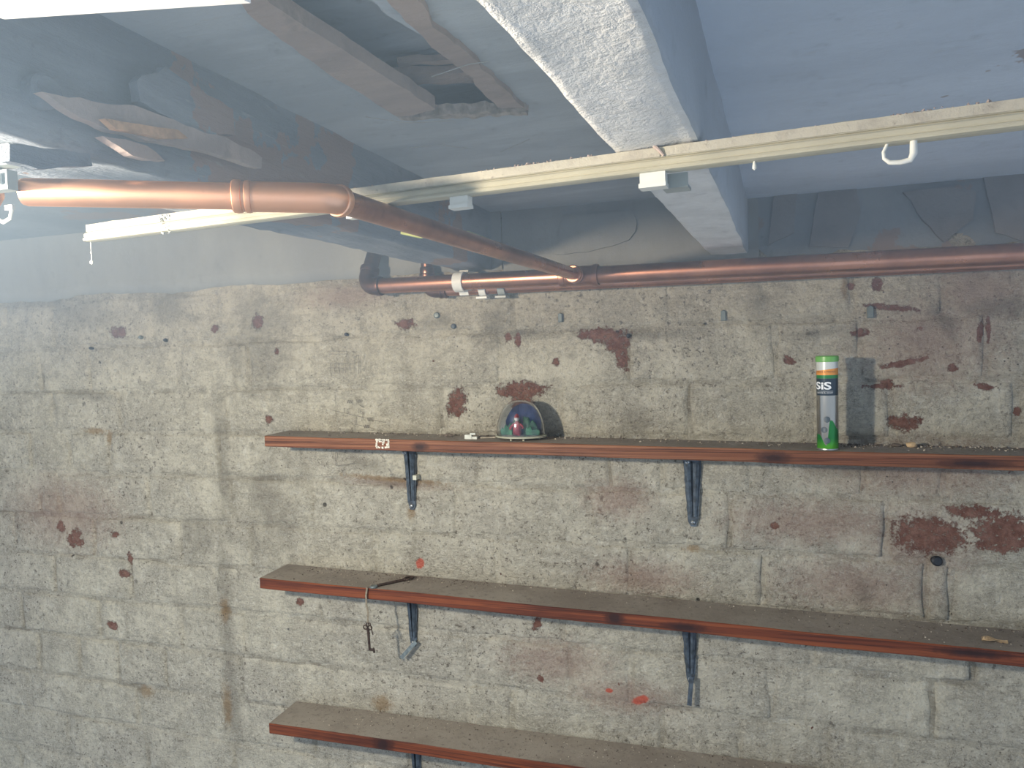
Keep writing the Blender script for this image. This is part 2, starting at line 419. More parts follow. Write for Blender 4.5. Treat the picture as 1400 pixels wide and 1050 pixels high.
for ci in range(13):
    ztop, zbot = CZS[ci], CZS[ci+1]
    xs = sorted(W(px, py).x for px, py in joints[ci])
    while xs[-1] < XR - .25: xs.append(xs[-1] + random.choice((.225, .225, .115)))
    while xs[0] > XL + .25: xs.insert(0, xs[0] - random.choice((.225, .225, .115)))
    out = [xs[0]]
    for a in xs[1:]:
        while a - out[-1] > .27: out.append(out[-1] + (a - out[-1]) / max(2, round((a - out[-1]) / .225)))
        out.append(a)
    for k in range(len(out) - 1):
        a, b = out[k], out[k+1]
        if b - a < .02: continue
        if b < -1.75 or a > .85: continue
        gp = random.uniform(.0006, .0015)
        brick(a + gp*.8, b - gp*.8, zbot + gp, ztop - gp*1.1, ci*17 + k*3.1)

# smooth render / wall plate above the brickwork, with a ragged lower lip
def ragged_plate(x0, x1, z0, z1, y0, amp, seed, mat, n=160, rows=10):
    v = []
    for j in range(rows + 1):
        for i in range(n + 1):
            x = x0 + (x1-x0) * i/n
            zb = z0 + amp * (wnoise(x, 0, 7, seed) + .5*wnoise(x, 0, 30, seed) + .3*wnoise(x, 0, 90, seed))
            z = zb + (z1 - zb) * max(0, j-1) / (rows-1)
            y = y0 + .0022*wnoise(x, z, 6, seed) + .001*wnoise(x, z, 28, seed)
            if j == 0: y = .009
            v.append((x, y, z))
    f = [(j*(n+1)+i, j*(n+1)+i+1, (j+1)*(n+1)+i+1, (j+1)*(n+1)+i) for j in range(rows) for i in range(n)]
    return mesh('upper_render', v, f, mat, wall, True)
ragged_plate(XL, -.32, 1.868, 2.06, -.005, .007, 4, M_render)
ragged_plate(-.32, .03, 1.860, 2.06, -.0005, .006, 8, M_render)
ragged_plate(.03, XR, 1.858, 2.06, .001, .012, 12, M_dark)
# broken plaster scabs on the shaded wall top right
def blob(name, pts, front, thick, mat, parent=None, axis=1, jit=.002, sub=3):
    "irregular sheet: polygon pts (Vectors) given thickness along axis, edge roughened"
    P = []
    n = len(pts)
    for i in range(n):
        a, b = pts[i], pts[(i+1) % n]
        for k in range(sub):
            q = a.lerp(b, k/sub)
            d = noise.noise_vector(q * 90) * jit; d[axis] = 0
            P.append(q + d)
    e = Vector((0, 0, 0)); e[axis] = thick
    m = len(P); c = sum(P, Vector()) / m
    v = P + [p + e for p in P]
    f = [tuple(range(m)), tuple(range(2*m-1, m-1, -1))] + [(i, i+m, (i+1) % m + m, (i+1) % m) for i in range(m)]
    bm = bmesh.new()
    vs = [bm.verts.new(p) for p in v]
    for q in f: bm.faces.new([vs[i] for i in q])
    bmesh.ops.recalc_face_normals(bm, faces=bm.faces)
    bmesh.ops.triangulate(bm, faces=[x for x in bm.faces if len(x.verts) > 4])
    me = bpy.data.meshes.new(name); bm.to_mesh(me); bm.free(); me.materials.append(mat)
    o = bpy.data.objects.new(name, me); COL.objects.link(o)
    if parent: o.parent = parent; o.location = -world_loc(parent)
    return o
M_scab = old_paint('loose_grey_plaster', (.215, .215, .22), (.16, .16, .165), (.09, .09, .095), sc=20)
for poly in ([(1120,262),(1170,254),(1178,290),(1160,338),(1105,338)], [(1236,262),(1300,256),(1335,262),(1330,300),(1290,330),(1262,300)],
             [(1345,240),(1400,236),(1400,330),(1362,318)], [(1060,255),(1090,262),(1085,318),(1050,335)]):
    blob('plaster_scab', [W(a, b, -.004) for a, b in poly], 0, .006, M_scab, wall)
for poly in ([(770,296),(862,288),(872,306),(860,330),(800,345),(760,350)],):
    blob('plaster_scab', [W(a, b, -.005) for a, b in poly], 0, .005, M_render, wall, jit=.004)

# ------------------------------------------------------------------ floor
g = G(); g.box((XL, -3.0, -.05), (XR, .12, 0)); fl = g.build('floor', plain('cellar_concrete', (.50, .47, .42), .9, sc=12)); tag(fl, kind='structure')

# ------------------------------------------------------------------ ceiling between the joists (with the torn slot)
ZC = 1.95; YN = -1.45
ceil = empty('ceiling', (0, -.6, ZC)); tag(ceil, kind='structure')
def sheet(name, pts, th, mat, parent=ceil, sub=8, jit=.0): return blob(name, pts, 0, th, mat, parent, axis=2, jit=jit, sub=sub)
C = lambda px, py, z=ZC: at(px, py, 2, z)
# bay right of the white joist
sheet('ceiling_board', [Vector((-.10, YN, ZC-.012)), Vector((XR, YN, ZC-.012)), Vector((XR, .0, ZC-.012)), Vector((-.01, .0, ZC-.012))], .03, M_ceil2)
# bay left of the dark joist
sheet('ceiling_board', [Vector((XL, YN, ZC+.03)), Vector((-.36, YN, ZC+.03)), Vector((-.36, .0, ZC+.03)), Vector((XL, .0, ZC+.03))], .02, M_dark)
# middle bay: skin with an open slot (left, right and far pieces)
slotL = [(300,-60), (371,7), (480,76), (594,147)]; slotR = [(470,-30), (532,20), (625,78), (668,112), (722,151)]
pL = [C(*p) for p in slotL]; pR = [C(*p) for p in slotR]
farL = C(549,163); farR = C(722,153)
xl = lambda y: -.345
sheet('ceiling_skin', [Vector((-.36, pL[0].y, ZC)), pL[0], pL[1], pL[2], pL[3], farL, Vector((-.36, farL.y, ZC))], .008, M_ceil, jit=.0015)
sheet('ceiling_skin', [pR[0], Vector((-.06, pR[0].y, ZC)), Vector((-.04, farR.y, ZC)), farR, pR[3], pR[2], pR[1]], .008, M_ceil, jit=.003)
sheet('ceiling_skin', [Vector((-.36, farL.y, ZC)), farL, C(600,160), C(660,155), farR, Vector((-.04, farR.y, ZC)), Vector((-.02, 0, ZC)), Vector((-.36, 0, ZC))], .008, M_ceil, jit=.0015)
sheet('ceiling_skin', [Vector((-.36, YN, ZC)), Vector((-.08, YN, ZC)), Vector((-.06, pR[0].y, ZC)), pR[0], pL[0], Vector((-.36, pL[0].y, ZC))], .008, M_ceil)
# boards above the slot
for k in range(9):
    y0 = -.98 + k * .085
    g = G(); g.box((-.36, y0, ZC+.030 + .002*(k % 2)), (-.04, y0 + .082, ZC+.050)); g.build('floorboard', M_ceil, ceil)
g = G(); g.box((XL, YN, ZC+.052), (XR, .1, ZC+.07)); g.build('subfloor', M_dark, ceil)
# laths in the slot
def bar(name, a, b, wd, th, mat, parent, seed=0, n=14, jit=.0012):
    a = Vector(a); b = Vector(b); d = (b-a).normalized(); up = Vector((0, 0, 1)); s = d.cross(up).normalized()
    v = []
    for i in range(n+1):
        c = a.lerp(b, i/n)
        for (q, r) in ((-1, 0), (1, 0), (1, 1), (-1, 1)):
            v.append(c + s*q*wd/2 + up*r*th + noise.noise_vector((c + s*q*wd/2)*80 + Vector((seed, r, 0))) * jit)
    f = [(i*4+k, i*4+(k+1) % 4, (i+1)*4+(k+1) % 4, (i+1)*4+k) for i in range(n) for k in range(4)] + [(3, 2, 1, 0), (n*4, n*4+1, n*4+2, n*4+3)]
    return mesh(name, v, f, mat, parent, loc=(a+b)/2)
l1 = bar('lath', C(535,110,ZC+.018), C(650,106,ZC+.018), .022, .006, M_lath, None, 1); tag(l1, 'rough brown lath strip crossing the torn slot in the ceiling', 'lath', kind=None)
l2 = bar('lath', C(545,88,ZC+.022), C(625,84,ZC+.022), .007, .005, M_lath, None, 2); tag(l2, 'thin pale lath sliver above the wider lath in the ceiling slot', 'lath')
# tan plank edge on the left of the slot, ragged strip on its right, broken plaster at its end
pk = blob('batten', [C(300,-35,ZC-.006), C(340,-22,ZC-.006), C(371,5,ZC-.006), C(480,76,ZC-.006), C(596,149,ZC-.006), C(549,163,ZC-.006), C(445,98,ZC-.006), C(345,25,ZC-.006)], 0, .010, M_lath, None, axis=2, jit=.0018, sub=8)
tag(pk, 'brown wooden batten along the left side of the torn ceiling slot', 'batten')
pk = blob('torn_board_strip', [C(490,-40,ZC-.004), C(560,-25,ZC-.004), C(590,35,ZC-.004), C(632,62,ZC-.004), C(690,122,ZC-.004), C(722,152,ZC-.004), C(680,148,ZC-.004), C(636,98,ZC-.004), C(600,72,ZC-.004), C(555,30,ZC-.004)], 0, .004, M_lath, None, axis=2, jit=.004, sub=6)
tag(pk, 'ragged brown torn board edge along the right side of the ceiling slot', 'board')
g = G(); 
pts = [C(549,164,ZC-.007).lerp(C(722,155,ZC-.007), k/30) for k in range(31)]
v = []
for k, p in enumerate(pts):
    hh = .010 if 8 < k < 22 else .006
    a = noise.noise_vector(p*140)*.003
    for (dy, dz) in ((-hh, .008), (-hh*.9, 0), (0, -.001), (.004, .008)): v.append(p + Vector((0, dy*(1+.5*wnoise(p.x, 0, 160)), dz)) + a)
g.add(v, [(k*4+q, k*4+q+1, (k+1)*4+q+1, (k+1)*4+q) for k in range(30) for q in range(3)])
o = g.build('broken_plaster_edge', plain('crumbly_pale_plaster', (.36, .33, .30), .95, var=.35, sc=150, bump=.9, dist=.003)); tag(o, 'crumbly pale broken plaster edge at the far end of the ceiling slot', 'plaster')

# ------------------------------------------------------------------ joists
def joist(name, xl0, xl1, xr0, xr1, zb, zt, y0, y1, mat, seed, rough=.0015, n=120, side=None):
    "xl0/xl1: left edge x at y0/y1; rough sided beam"
    v = []; m = 20
    for i in range(n+1):
        t = i/n; y = y0 + (y1-y0)*t; a = xl0 + (xl1-xl0)*t; b = xr0 + (xr1-xr0)*t
        ring = [(a, zt), (a, zt-(zt-zb)*.33), (a, zt-(zt-zb)*.66), (a, zb + .003)] + [(a + (b-a)*k/8 + (.002 if k == 0 else -.002 if k == 8 else 0), zb) for k in range(9)] + [(b, zb+.003), (b, zb+(zt-zb)*.33), (b, zb+(zt-zb)*.66), (b, zt)]
        m = len(ring)
        for x, z in ring:
            d = noise.noise_vector(Vector((x*40, y*14, z*40 + seed)))*rough + noise.noise_vector(Vector((x*90, y*70, z*90 + seed)))*rough*.45
            d.y = 0
            v.append(Vector((x, y, z)) + d)
    f = [(i*m+k, i*m+k+1, (i+1)*m+k+1, (i+1)*m+k) for i in range(n) for k in range(m-1)]
    f += [tuple(range(m)), tuple(n*m + k for k in range(m))[::-1]]
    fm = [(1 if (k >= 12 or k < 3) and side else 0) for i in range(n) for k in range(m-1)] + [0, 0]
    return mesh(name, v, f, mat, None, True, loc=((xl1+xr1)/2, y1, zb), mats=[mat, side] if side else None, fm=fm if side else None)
j1 = joist('ceiling_joist', -.1305, -.0325, -.0735, .0170, 1.868, 1.95, -1.45, -.001, M_joistwhite, 0, side=old_paint('shaded_joist_side', (.40, .46, .53), (.32, .37, .43), (.24, .27, .31), streak=(1, .5, 1), white=.2))  # shade on the joist's sides painted as a darker blue-grey
tag(j1, 'rough white limewashed ceiling joist running above the cream rail to the wall', 'beam')
j2 = joist('ceiling_joist', -.490, -.385, -.36, -.335, 1.868, 1.975, -1.45, -.006, M_joistdark, 30, .003)
tag(j2, 'dark blackened rough timber joist with splits, above the short copper pipe at left', 'beam')
# splintered timber on the side of the dark joist
X2 = -.3335
sp = blob('splintered_lath', [at(a, b, 0, X2) for a, b in ((45,128),(130,143),(182,150),(300,190),(350,215),(348,232),(262,205),(200,195),(140,180),(90,158))], 0, .006, M_lath, None, axis=0, jit=.002, sub=5)
tag(sp, 'broken brown wood splinter along the side of the dark joist', 'wood splinter')
sp2 = blob('splinter_face', [at(a, b, 0, X2+.008) for a, b in ((133,164),(180,170),(236,180),(250,191),(215,190),(150,178))], 0, .0045, M_tan, sp, axis=0, jit=.001, sub=4); sp2['label'] = 'fresh tan split wood'
sp = blob('splintered_lath', [at(a, b, 0, X2) for a, b in ((130,187),(190,200),(215,222),(170,215))], 0, .006, M_lath, None, axis=0, jit=.001, sub=4)
tag(sp, 'small pointed brown splinter below the tan split wood on the dark joist', 'wood splinter')
g = G(); c = at(64,124,0,X2-.0065); g.lathe(c, [(.0, .002), (.007, .002), (.009, .0), (.009, -.008)], 20, (1, 0, 0)); o = g.build('wood_knot', M_joistdark, j2, True)
blob('bark_flake', [at(a, b, 0, X2) for a, b in ((175,112),(215,95),(290,140),(308,150),(310,185),(270,185),(215,160),(180,140))], 0, .006, M_joistdark, j2, axis=0, jit=.002, sub=4)
blob('bark_flake', [at(a, b, 0, X2) for a, b in ((0,198),(60,205),(110,212),(115,228),(40,232),(0,222))], 0, .006, M_joistdark, j2, axis=0, jit=.001, sub=4)

# white fascia over the hatch, very near the lamp
g = G()
a = at(-6,22.5,1,-.815); b = at(330,-1.4,1,-.848); d = (b - a).normalized(); nrm = Vector((d.y, -d.x, 0))
e0 = a; e1 = b + d*.0
v = [e0 - nrm*.0025, e1 - nrm*.0025, e1, e0]; v += [Vector((p.x, p.y, 1.938)) for p in v]
g.add(v, [(0,1,2,3),(4,7,6,5),(0,4,5,1),(1,5,6,2),(2,6,7,3),(3,7,4,0)])
o = g.build('trim_1', M_trimwhite); tag(o, kind='structure')

# thin bluish haze volume added under the ceiling for the veiling glare
t = NT('veil_haze_volume'); nt = t.t; nt.nodes.remove(t.b); vs_ = nt.nodes.new('ShaderNodeVolumeScatter'); vs_.inputs['Color'].default_value = (.52, .74, 1, 1); t.put(vs_.inputs['Density'], t.ramp(t.n('ShaderNodeSeparateXYZ').outputs[2], 1.69, 1.93, 0.0, HAZE)); t.link(t.pos, [n_ for n_ in nt.nodes if n_.type == 'SEPXYZ'][0].inputs[0]); vs_.inputs['Anisotropy'].default_value = .2
nt.links.new(vs_.outputs[0], nt.nodes['Material Output'].inputs['Volume'])
g = G(); g.box((XL + .1, -1.35, 1.69), (XR - .1, -.012, 1.9345)); hz = g.build('veil_haze', t.m); tag(hz, 'thin bluish haze added below the ceiling for the veiling glare', 'haze', kind='stuff')

# ------------------------------------------------------------------ copper pipes
def bead(g, c, ax, r, w=.0035, up=.0016, n=24):
    g.lathe(Vector(c), [(r, -w*1.2), (r+up*.7, -w), (r+up, 0), (r+up*.7, w), (r, w*1.2)], n, ax)
def arc(a, corner, b, r, n=8):
    "points turning the corner from direction a->corner to corner->b with radius r"
    d1 = (corner - a).normalized(); d2 = (b - corner).normalized(); ang = d1.angle(d2); t = r * math.tan(ang/2)
    p0 = corner - d1*t; p1 = corner + d2*t; nn = (d2 - d1*d1.dot(d2)).normalized(); c = p0 + nn*r
    return [c + (-nn*math.cos(ang*k/n) + d1*math.sin(ang*k/n))*r for k in range(n+1)]
# pipe 1 : 22 mm, nearest the room
A = at(512,391.5,1,-.047); B = at(1400,346.5,1,-.100); dir1 = (B - A).normalized(); END = B + dir1*.35
p1 = empty('copper_water_pipe', A); tag(p1, 'thicker copper pipe nearer the room with dark elbow, tee and branch towards the left', 'pipe')
g = G(); g.tube([A, END], .0112, 28); g.build('tube', M_cu, p1, True)
tee = A + dir1 * ((at(793,374,1,-.065) - A).dot(dir1))
bend_end = at(513,343,1,-.024)
# elbow at the left end
cor = A - dir1*.016
g = G(); pts = [A + dir1*.010] + arc(A, cor, cor + (bend_end - cor), .016) + [cor + (bend_end-cor).normalized()*.030]
g.tube(pts, .0130, 24); bead(g, A + dir1*.008, dir1, .0130); bead(g, cor + (bend_end-cor).normalized()*.027, (bend_end-cor), .0130)
o = g.build('elbow', M_cudark, p1, True); o['label'] = 'blackened soldered elbow'
g = G(); g.tube([cor + (bend_end-cor).normalized()*.025, bend_end + (bend_end-cor).normalized()*.09], .0112, 24); g.build('riser', M_cudark, p1, True)
# tee
g = G(); g.tube([tee - dir1*.024, tee + dir1*.024], .0128, 28)
for s in (-1, 1): bead(g, tee + dir1*.022*s, dir1, .0128)
branch_far = tee; branch_near = at(452,271,2,1.845)
bd = (branch_near - tee).normalized()
g.tube([tee, tee + bd*.032], .0100, 24); bead(g, tee + bd*.030, bd, .0100, .002); bead(g, tee + bd*.020, bd, .0100, .002)
o = g.build('tee_fitting', M_cu, p1, True)
# branch pipe 15 mm toward the camera, elbow, short run to the left
br = p1
left_end = at(31,262.5,2,1.846)
g = G(); g.tube([tee + bd*.016, branch_near - bd*.004], .0077, 24); g.build('branch_tube', M_cu, br, True)
ld_ = (left_end - branch_near).normalized()
g = G(); st = branch_near + ld_*.012; le = left_end
g.tube([st, le + -ld_*.002, le, ], [.0077, .0077, .0070], 24); o = g.build('branch_tube', M_cu2, br, True); o['label'] = 'bright orange copper run'
g = G()
pts = [branch_near - bd*.010] + arc(branch_near - bd*.02, branch_near, branch_near + ld_*.03, .012) + [branch_near + ld_*.056]
g.tube(pts, .0089, 26)
bead(g, branch_near - bd*.009, bd, .0089, .0022, .0012); bead(g, branch_near + ld_*.053, ld_, .0089, .0022, .0009)
bead(g, branch_near + ld_*.047, ld_, .0089, .0015, .0007)
o = g.build('elbow', M_cu2, br, True); o['label'] = 'bright copper elbow'
# pipe 2 : behind and lower
A2 = at(600,397.5,1,-.024); B2 = at(1400,357.5,1,-.034); dir2 = (B2 - A2).normalized()
p2 = empty('copper_water_pipe', A2); tag(p2, 'rear copper pipe close against the bricks, half hidden below the thicker pipe', 'pipe')
g = G(); g.tube([A2, B2 + dir2*.35], .0085, 24); g.build('tube', M_cu, p2, True)
cor2 = A2 - dir2*.018; r2 = at(583,352,1,-.024); ud = (r2-cor2).normalized()
g = G(); g.tube([A2 + dir2*.012] + arc(A2, cor2, r2, .014) + [cor2 + ud*.024], .0100, 22); bead(g, A2 + dir2*.011, dir2, .0100, .002); bead(g, A2 + dir2*.004, dir2, .0100, .002)
bead(g, cor2 + ud*.022, ud, .0100); o = g.build('elbow', M_cudark, p2, True)
g = G(); g.tube([cor2 + ud*.022, r2 + ud*.08], .0085, 22); bead(g, cor2 + ud*.028, ud, .0092, .006, .0014); g.build('riser', M_cudark, p2, True)

# white pipe clip on pipe 1
def strap_clip(name, pos, ax, r, width, mat, parent=None):
    "open hoop clip around a pipe, standing off the wall"
    g = G(); ax = ax.normalized(); yv = Vector((0, 1, 0)); yv = (yv - ax*yv.dot(ax)).normalized(); zv = ax.cross(yv)
    if zv.z < 0: zv = -zv
    prof = []
    for k in range(19):
        a = math.radians(50 + 260*k/18); prof.append((r*math.cos(a), r*math.sin(a)))
    prof = [(r*.95, r*1.35)] + prof + [(r*.95, -r*1.35)]
    th = .0022; v = []
    for (py_, pz_) in prof:
        L = math.hypot(py_, pz_)
        for rr in (L, L + th):
            for s in (-.5, .5):
                v.append(pos + yv*py_/L*rr + zv*pz_/L*rr + ax*s*width)
    f = []
    for k in range(len(prof)-1):
        a = k*4; b = a+4
        f += [(a, a+1, b+1, b), (a+2, b+2, b+3, a+3), (a, b, b+2, a+2), (a+1, a+3, b+3, b+1)]
    g.add(v, f)
    base = pos + yv*(r + .002)
    M = Matrix.Translation(base)
    g.box((-width/2, 0, -r*.9), (width/2, max(.004, -base.y - .0005), r*.9), M=M)
    return g.build(name, mat, parent, True)
q = A + dir1 * ((at(631,381,1,-.052) - A).dot(dir1))
o = strap_clip('pipe_clip', q, dir1, .0118, .014, M_white); tag(o, 'white plastic pipe clip around the thicker copper pipe left of the tee', 'pipe clip')
for px, lab, mt in ((661, 'white clip under the rear pipe, left one of the pair near the middle', M_white), (687, 'greyish clip under the rear pipe, right one of the pair near the middle', M_greyclip)):
    q = A2 + dir2 * ((at(px,393,1,-.026) - A2).dot(dir2))
    o = strap_clip('pipe_clip', q, dir2, .0092, .010, mt); tag(o, lab, 'pipe clip')
    g = G(); g.box((q.x - .010, q.y - .006, q.z - .0145), (q.x + .006, q.y + .010, q.z - .0118)); g.build('foot', mt, o)

# green-yellow earth wire behind the branch
g = G(); pts = []
for (px, py, z) in ((548,318,1.842),(575,322,1.840),(600,318,1.847),(640,318,1.852),(690,336,1.851),(735,352,1.850)):
    pts.append(at(px, py, 2, z))
g.tube([pts[0].lerp(pts[1], .0)] + pts[1:], [.0012, .0024, .0020, .0014, .0012, .0010], 10)
o = g.build('earth_wire', M_gy, None, True); tag(o, 'short green and yellow wire lying along the copper branch pipe', 'wire')

# ------------------------------------------------------------------ cream rail under the joists
ra = at(122,316,2,1.862); rb = at(1398,150,2,1.862)
rb = rb + (rb-ra).normalized()*.14
rd = (rb - ra).normalized(); rn = Vector((rd.y, -rd.x, 0))   # towards the camera
if rn.y > 0: rn = -rn
rail = empty('plastic_rail', ra); tag(rail, 'long cream grooved plastic rail fixed across the undersides of the joists', 'rail')
ZR = 1.8668
def extrude(prof, a, b, n, mat, name, parent, wob=0, m=None):
    v = []
    L = (b-a).length
    for i in range(n+1):
        c = a.lerp(b, i/n)
        for j, (o_, z_) in enumerate(prof):
            ww = wob*wnoise(c.x, j, 60)*(1 if j in (0, len(prof)-1) else 0)
            v.append(Vector((c.x, c.y, 0)) + rn*o_ + Vector((0, 0, z_ + ww)))
    k = len(prof)
    f = [(i*k+j, i*k+(j+1) % k, (i+1)*k+(j+1) % k, (i+1)*k+j) for i in range(n) for j in range(k)]
    f += [tuple(range(k))[::-1], tuple(n*k+j for j in range(k))]
    bm = bmesh.new(); vs = [bm.verts.new(p) for p in v]
    for q in f: bm.faces.new([vs[i] for i in q])
    bmesh.ops.recalc_face_normals(bm, faces=bm.faces)
    me = bpy.data.meshes.new(name); bm.to_mesh(me); bm.free(); me.materials.append(mat)
    o = bpy.data.objects.new(name, me); COL.objects.link(o); o.parent = parent; o.location = -world_loc(parent)
    return o
back = -.006
body = [(back, ZR), (.0030, ZR), (.0030, ZR-.0058), (.0018, ZR-.0062), (.0018, ZR-.0066), (.0040, ZR-.0070), (.0052, ZR-.0082), (.0054, ZR-.0098), (.0048, ZR-.0110),
        (.0062, ZR-.0116), (.0066, ZR-.0128), (.0058, ZR-.0138), (.0030, ZR-.0142), (-.002, ZR-.0142), (back, ZR-.0135)]
split_t = ((at(897,200,2,1.862) - ra).dot(rd)) / (rb-ra).length
extrude(body, ra, rb, 60, M_pvc, 'rail_body', rail)
strip = [(.0029, ZR+.0002), (.0036, ZR), (.0036, ZR-.0054), (.0029, ZR-.0056)]
cut = ra.lerp(rb, split_t)
extrude(strip, ra.lerp(rb, .02), cut - rd*.0016, 90, M_pvcd, 'cover_strip', rail, .0008)
extrude(strip, cut + rd*.0016, rb, 60, M_pvcd, 'cover_strip', rail, .0008)
# web of dirt round the left end
def rp(px, py, z=1.852): return at(px, py, 2, z)
def along(px, py): return ra + rd*((at(px, py, 2, 1.862) - ra).dot(rd))
for px, w_, lab in ((903, .0085, 'white clip hanging under the cream rail below the limewashed joist'), (578, .0075, 'small pale clip under the cream rail above the copper branch pipe'), (353, .006, 'tiny white clip under the rail behind the short copper pipe')):
    c = along(px, 225); cc = empty('rail_clip', Vector((c.x, c.y, ZR-.014))); tag(cc, lab, 'clip')
    g = G(); ax = rd
    def bx(o0, o1, s0, s1, z0, z1):
        v = [Vector((c.x, c.y, 0)) + rn*o + rd*s + Vector((0, 0, z)) for o in (o0, o1) for s in (s0, s1) for z in (z0, z1)]
        g.add(v, [(0,1,3,2),(4,6,7,5),(0,4,5,1),(2,3,7,6),(0,2,6,4),(1,5,7,3)])
    k = w_/.0085
    bx(-.004*k, .004*k, -.0085*k, .0065*k, ZR-.0142-.0062*k, ZR-.0141); g.build('clip_body', M_white, cc)
    g = G(); bx(-.0045*k, .0055*k, -.0090*k, .0070*k, ZR-.0142-.0088*k, ZR-.0142-.0062*k); g.build('clip_lip', M_white, cc)
    if px == 903:
        g = G(); bx(-.020, -.006, .003, .018, ZR-.0225, ZR-.0205); bx(-.008, -.006, .006, .018, ZR-.0205, ZR-.0140); o = g.build('clip_tail', M_greyclip, cc)
# hook loop at right
c = along(1222, 195); hk = empty('rail_hook', Vector((c.x, c.y, ZR-.014))); tag(hk, 'white plastic loop hook hanging under the right end of the cream rail', 'hook')
g = G(); P0 = Vector((c.x, c.y, ZR-.0145)) + rn*.002
loop = [(.0052, .002), (.0052, -.006), (.0035, -.0092), (-.001, -.0098), (-.0060, -.0092), (-.0085, -.0068), (-.0088, -.0035), (-.0068, .001)]
g.tube([P0 + rd*a_ + Vector((0, 0, b_)) for a_, b_ in loop], [.0017, .0019, .0016, .0013, .0012, .0010, .0009, .0008], 12); g.build('loop', M_white, hk, True)
# crust and webs on rail
def crumbs(name, centers, mat, label, cat, seed=1, parent=None):
    rnd = random.Random(seed); g = G()
    for (p, r) in centers:
        M = Matrix.Translation(p) @ Euler((rnd.random()*6, rnd.random()*6, rnd.random()*6)).to_matrix().to_4x4()
        pts = [Vector((1,0,0)), Vector((-1,0,0)), Vector((0,1,0)), Vector((0,-1,0)), Vector((0,0,1)), Vector((0,0,-1))]
        pts = [M @ (q*r*rnd.uniform(.6, 1.1)) for q in pts]
        g.add(pts, [(0,2,4),(2,1,4),(1,3,4),(3,0,4),(2,0,5),(1,2,5),(3,1,5),(0,3,5)])
    o = g.build(name, mat, parent); o['kind'] = 'stuff'
    if label: o['label'] = label; o['category'] = cat
    return o
rnd = random.Random(5)
cs = []
for k in range(40):
    c = along(222 + rnd.uniform(-9, 12), 300); cs.append((Vector((c.x, c.y, ZR - rnd.uniform(0, .016))) + rn*rnd.uniform(.003, .007), rnd.uniform(.0006, .0016)))
crumbs('web_dirt', cs, M_web, None, None, 3, rail)
cs = []
for (px0, px1, n_) in ((640, 830, 140), (1190, 1290, 70), (960, 1180, 40), (245, 440, 80)):
    for k in range(n_):
        c = along(rnd.uniform(px0, px1), 240); cs.append((Vector((c.x, c.y, ZR + rnd.uniform(-.0012, .0012))) + rn*rnd.uniform(-.001, .003), rnd.uniform(.0005, .0014)))
crumbs('paint_crust', cs, M_lath, None, None, 4, rail)
g = G(); c = along(896,205); g.tube([Vector((c.x, c.y, ZR+.001)) + rn*.004 - rd*.003, Vector((c.x, c.y, ZR-.002)) + rn*.0042, Vector((c.x, c.y, ZR-.0054)) + rn*.004 + rd*.0025], [.0012, .001, .0008], 8); g.build('crack_filler', M_lath, rail)
# glue drips
for px, lab in ((1037, 'tiny clear drip below the rail right of the limewashed joist'), (214, 'white bead hanging on a thread under the left end of the rail')):
    c = along(px, 222 if px > 500 else 330); g = G(); P0 = Vector((c.x, c.y, ZR-.0142))
    if px > 500: g.lathe(P0 - Vector((0,0,.005)), [(0, 0), (.0012, .001), (.0012, .0025), (.0006, .005)], 12)
    else:
        g.tube([P0 + Vector((0,0,.001)), P0 - Vector((0,0,.016))], .0003, 6); g.lathe(P0 - Vector((0,0,.019)), [(0, 0), (.0017, .001), (.0017, .0025), (0, .0045)], 12); g.lathe(P0 - Vector((0,0,.010)), [(0, 0), (.001, .001), (0, .003)], 10)
    o = g.build('hanging_bead' if px < 500 else 'glue_drip', M_white, None, True); tag(o, lab, 'drip' if px > 500 else 'bead')

# fittings at the far left edge
c = at(8,246,2,1.850); g = G(); g.box((c.x-.018, c.y-.002, c.z-.0055), (c.x+.0035, c.y+.004, c.z+.0050)); g.box((c.x-.018, c.y-.002, c.z+.0075), (c.x+.0060, c.y+.006, 1.8685)); g.box((c.x-.012, c.y, c.z+.004), (c.x-.006, c.y+.003, 1.8640)); 
o = g.build('pipe_bracket', M_greyclip); tag(o, 'grey metal bracket at the far left edge of the picture above the pipe stub', 'bracket')
g = G(); g.box((c.x-.005, c.y-.0045, c.z-.003), (c.x+.000, c.y-.002, c.z+.003)); g.build('bolt_head', M_white, o)
g = G(); a_ = at(3,266,2,1.847); dd = ld_; g.tube([a_ + dd*.06, a_ + dd*.003, a_], [.0070, .0070, .003], 20); o = g.build('pipe_stub', M_cu2, None, True); tag(o, 'orange copper pipe stub poking in at the left edge of the picture', 'pipe')
g = G(); c = at(14,294,2,1.842); g.tube([c + Vector((-.012,0,-.001)), c + Vector((-.006,0,-.004)), c + Vector((0,0,-.002)), c + Vector((.002,0,.004))], .0012, 8); g.box((c.x-.003, c.y-.001, c.z+.003), (c.x+.003, c.y+.001, c.z+.006))
o = g.build('wire_loop', M_white, None, True); tag(o, 'pale wire loop below the grey bracket at the left edge', 'wire')

# cobweb strands
g = G()
for pl in ([(462,205),(466,228),(468,250)], [(470,222),(478,240),(482,252)], [(560,202),(600,198),(640,203)], [(590,105),(640,88),(668,84)], [(672,345),(668,352),(660,352)], [(500,160),(560,168),(620,165)], [(684,208),(712,196),(724,190)]):
    g.tube([at(a_, b_, 2, 1.938) for a_, b_ in pl], .00035, 5)
o = g.build('cobweb', M_web); tag(o, 'thin grey cobweb strands hanging under the ceiling between the joists', 'cobweb', kind='stuff')

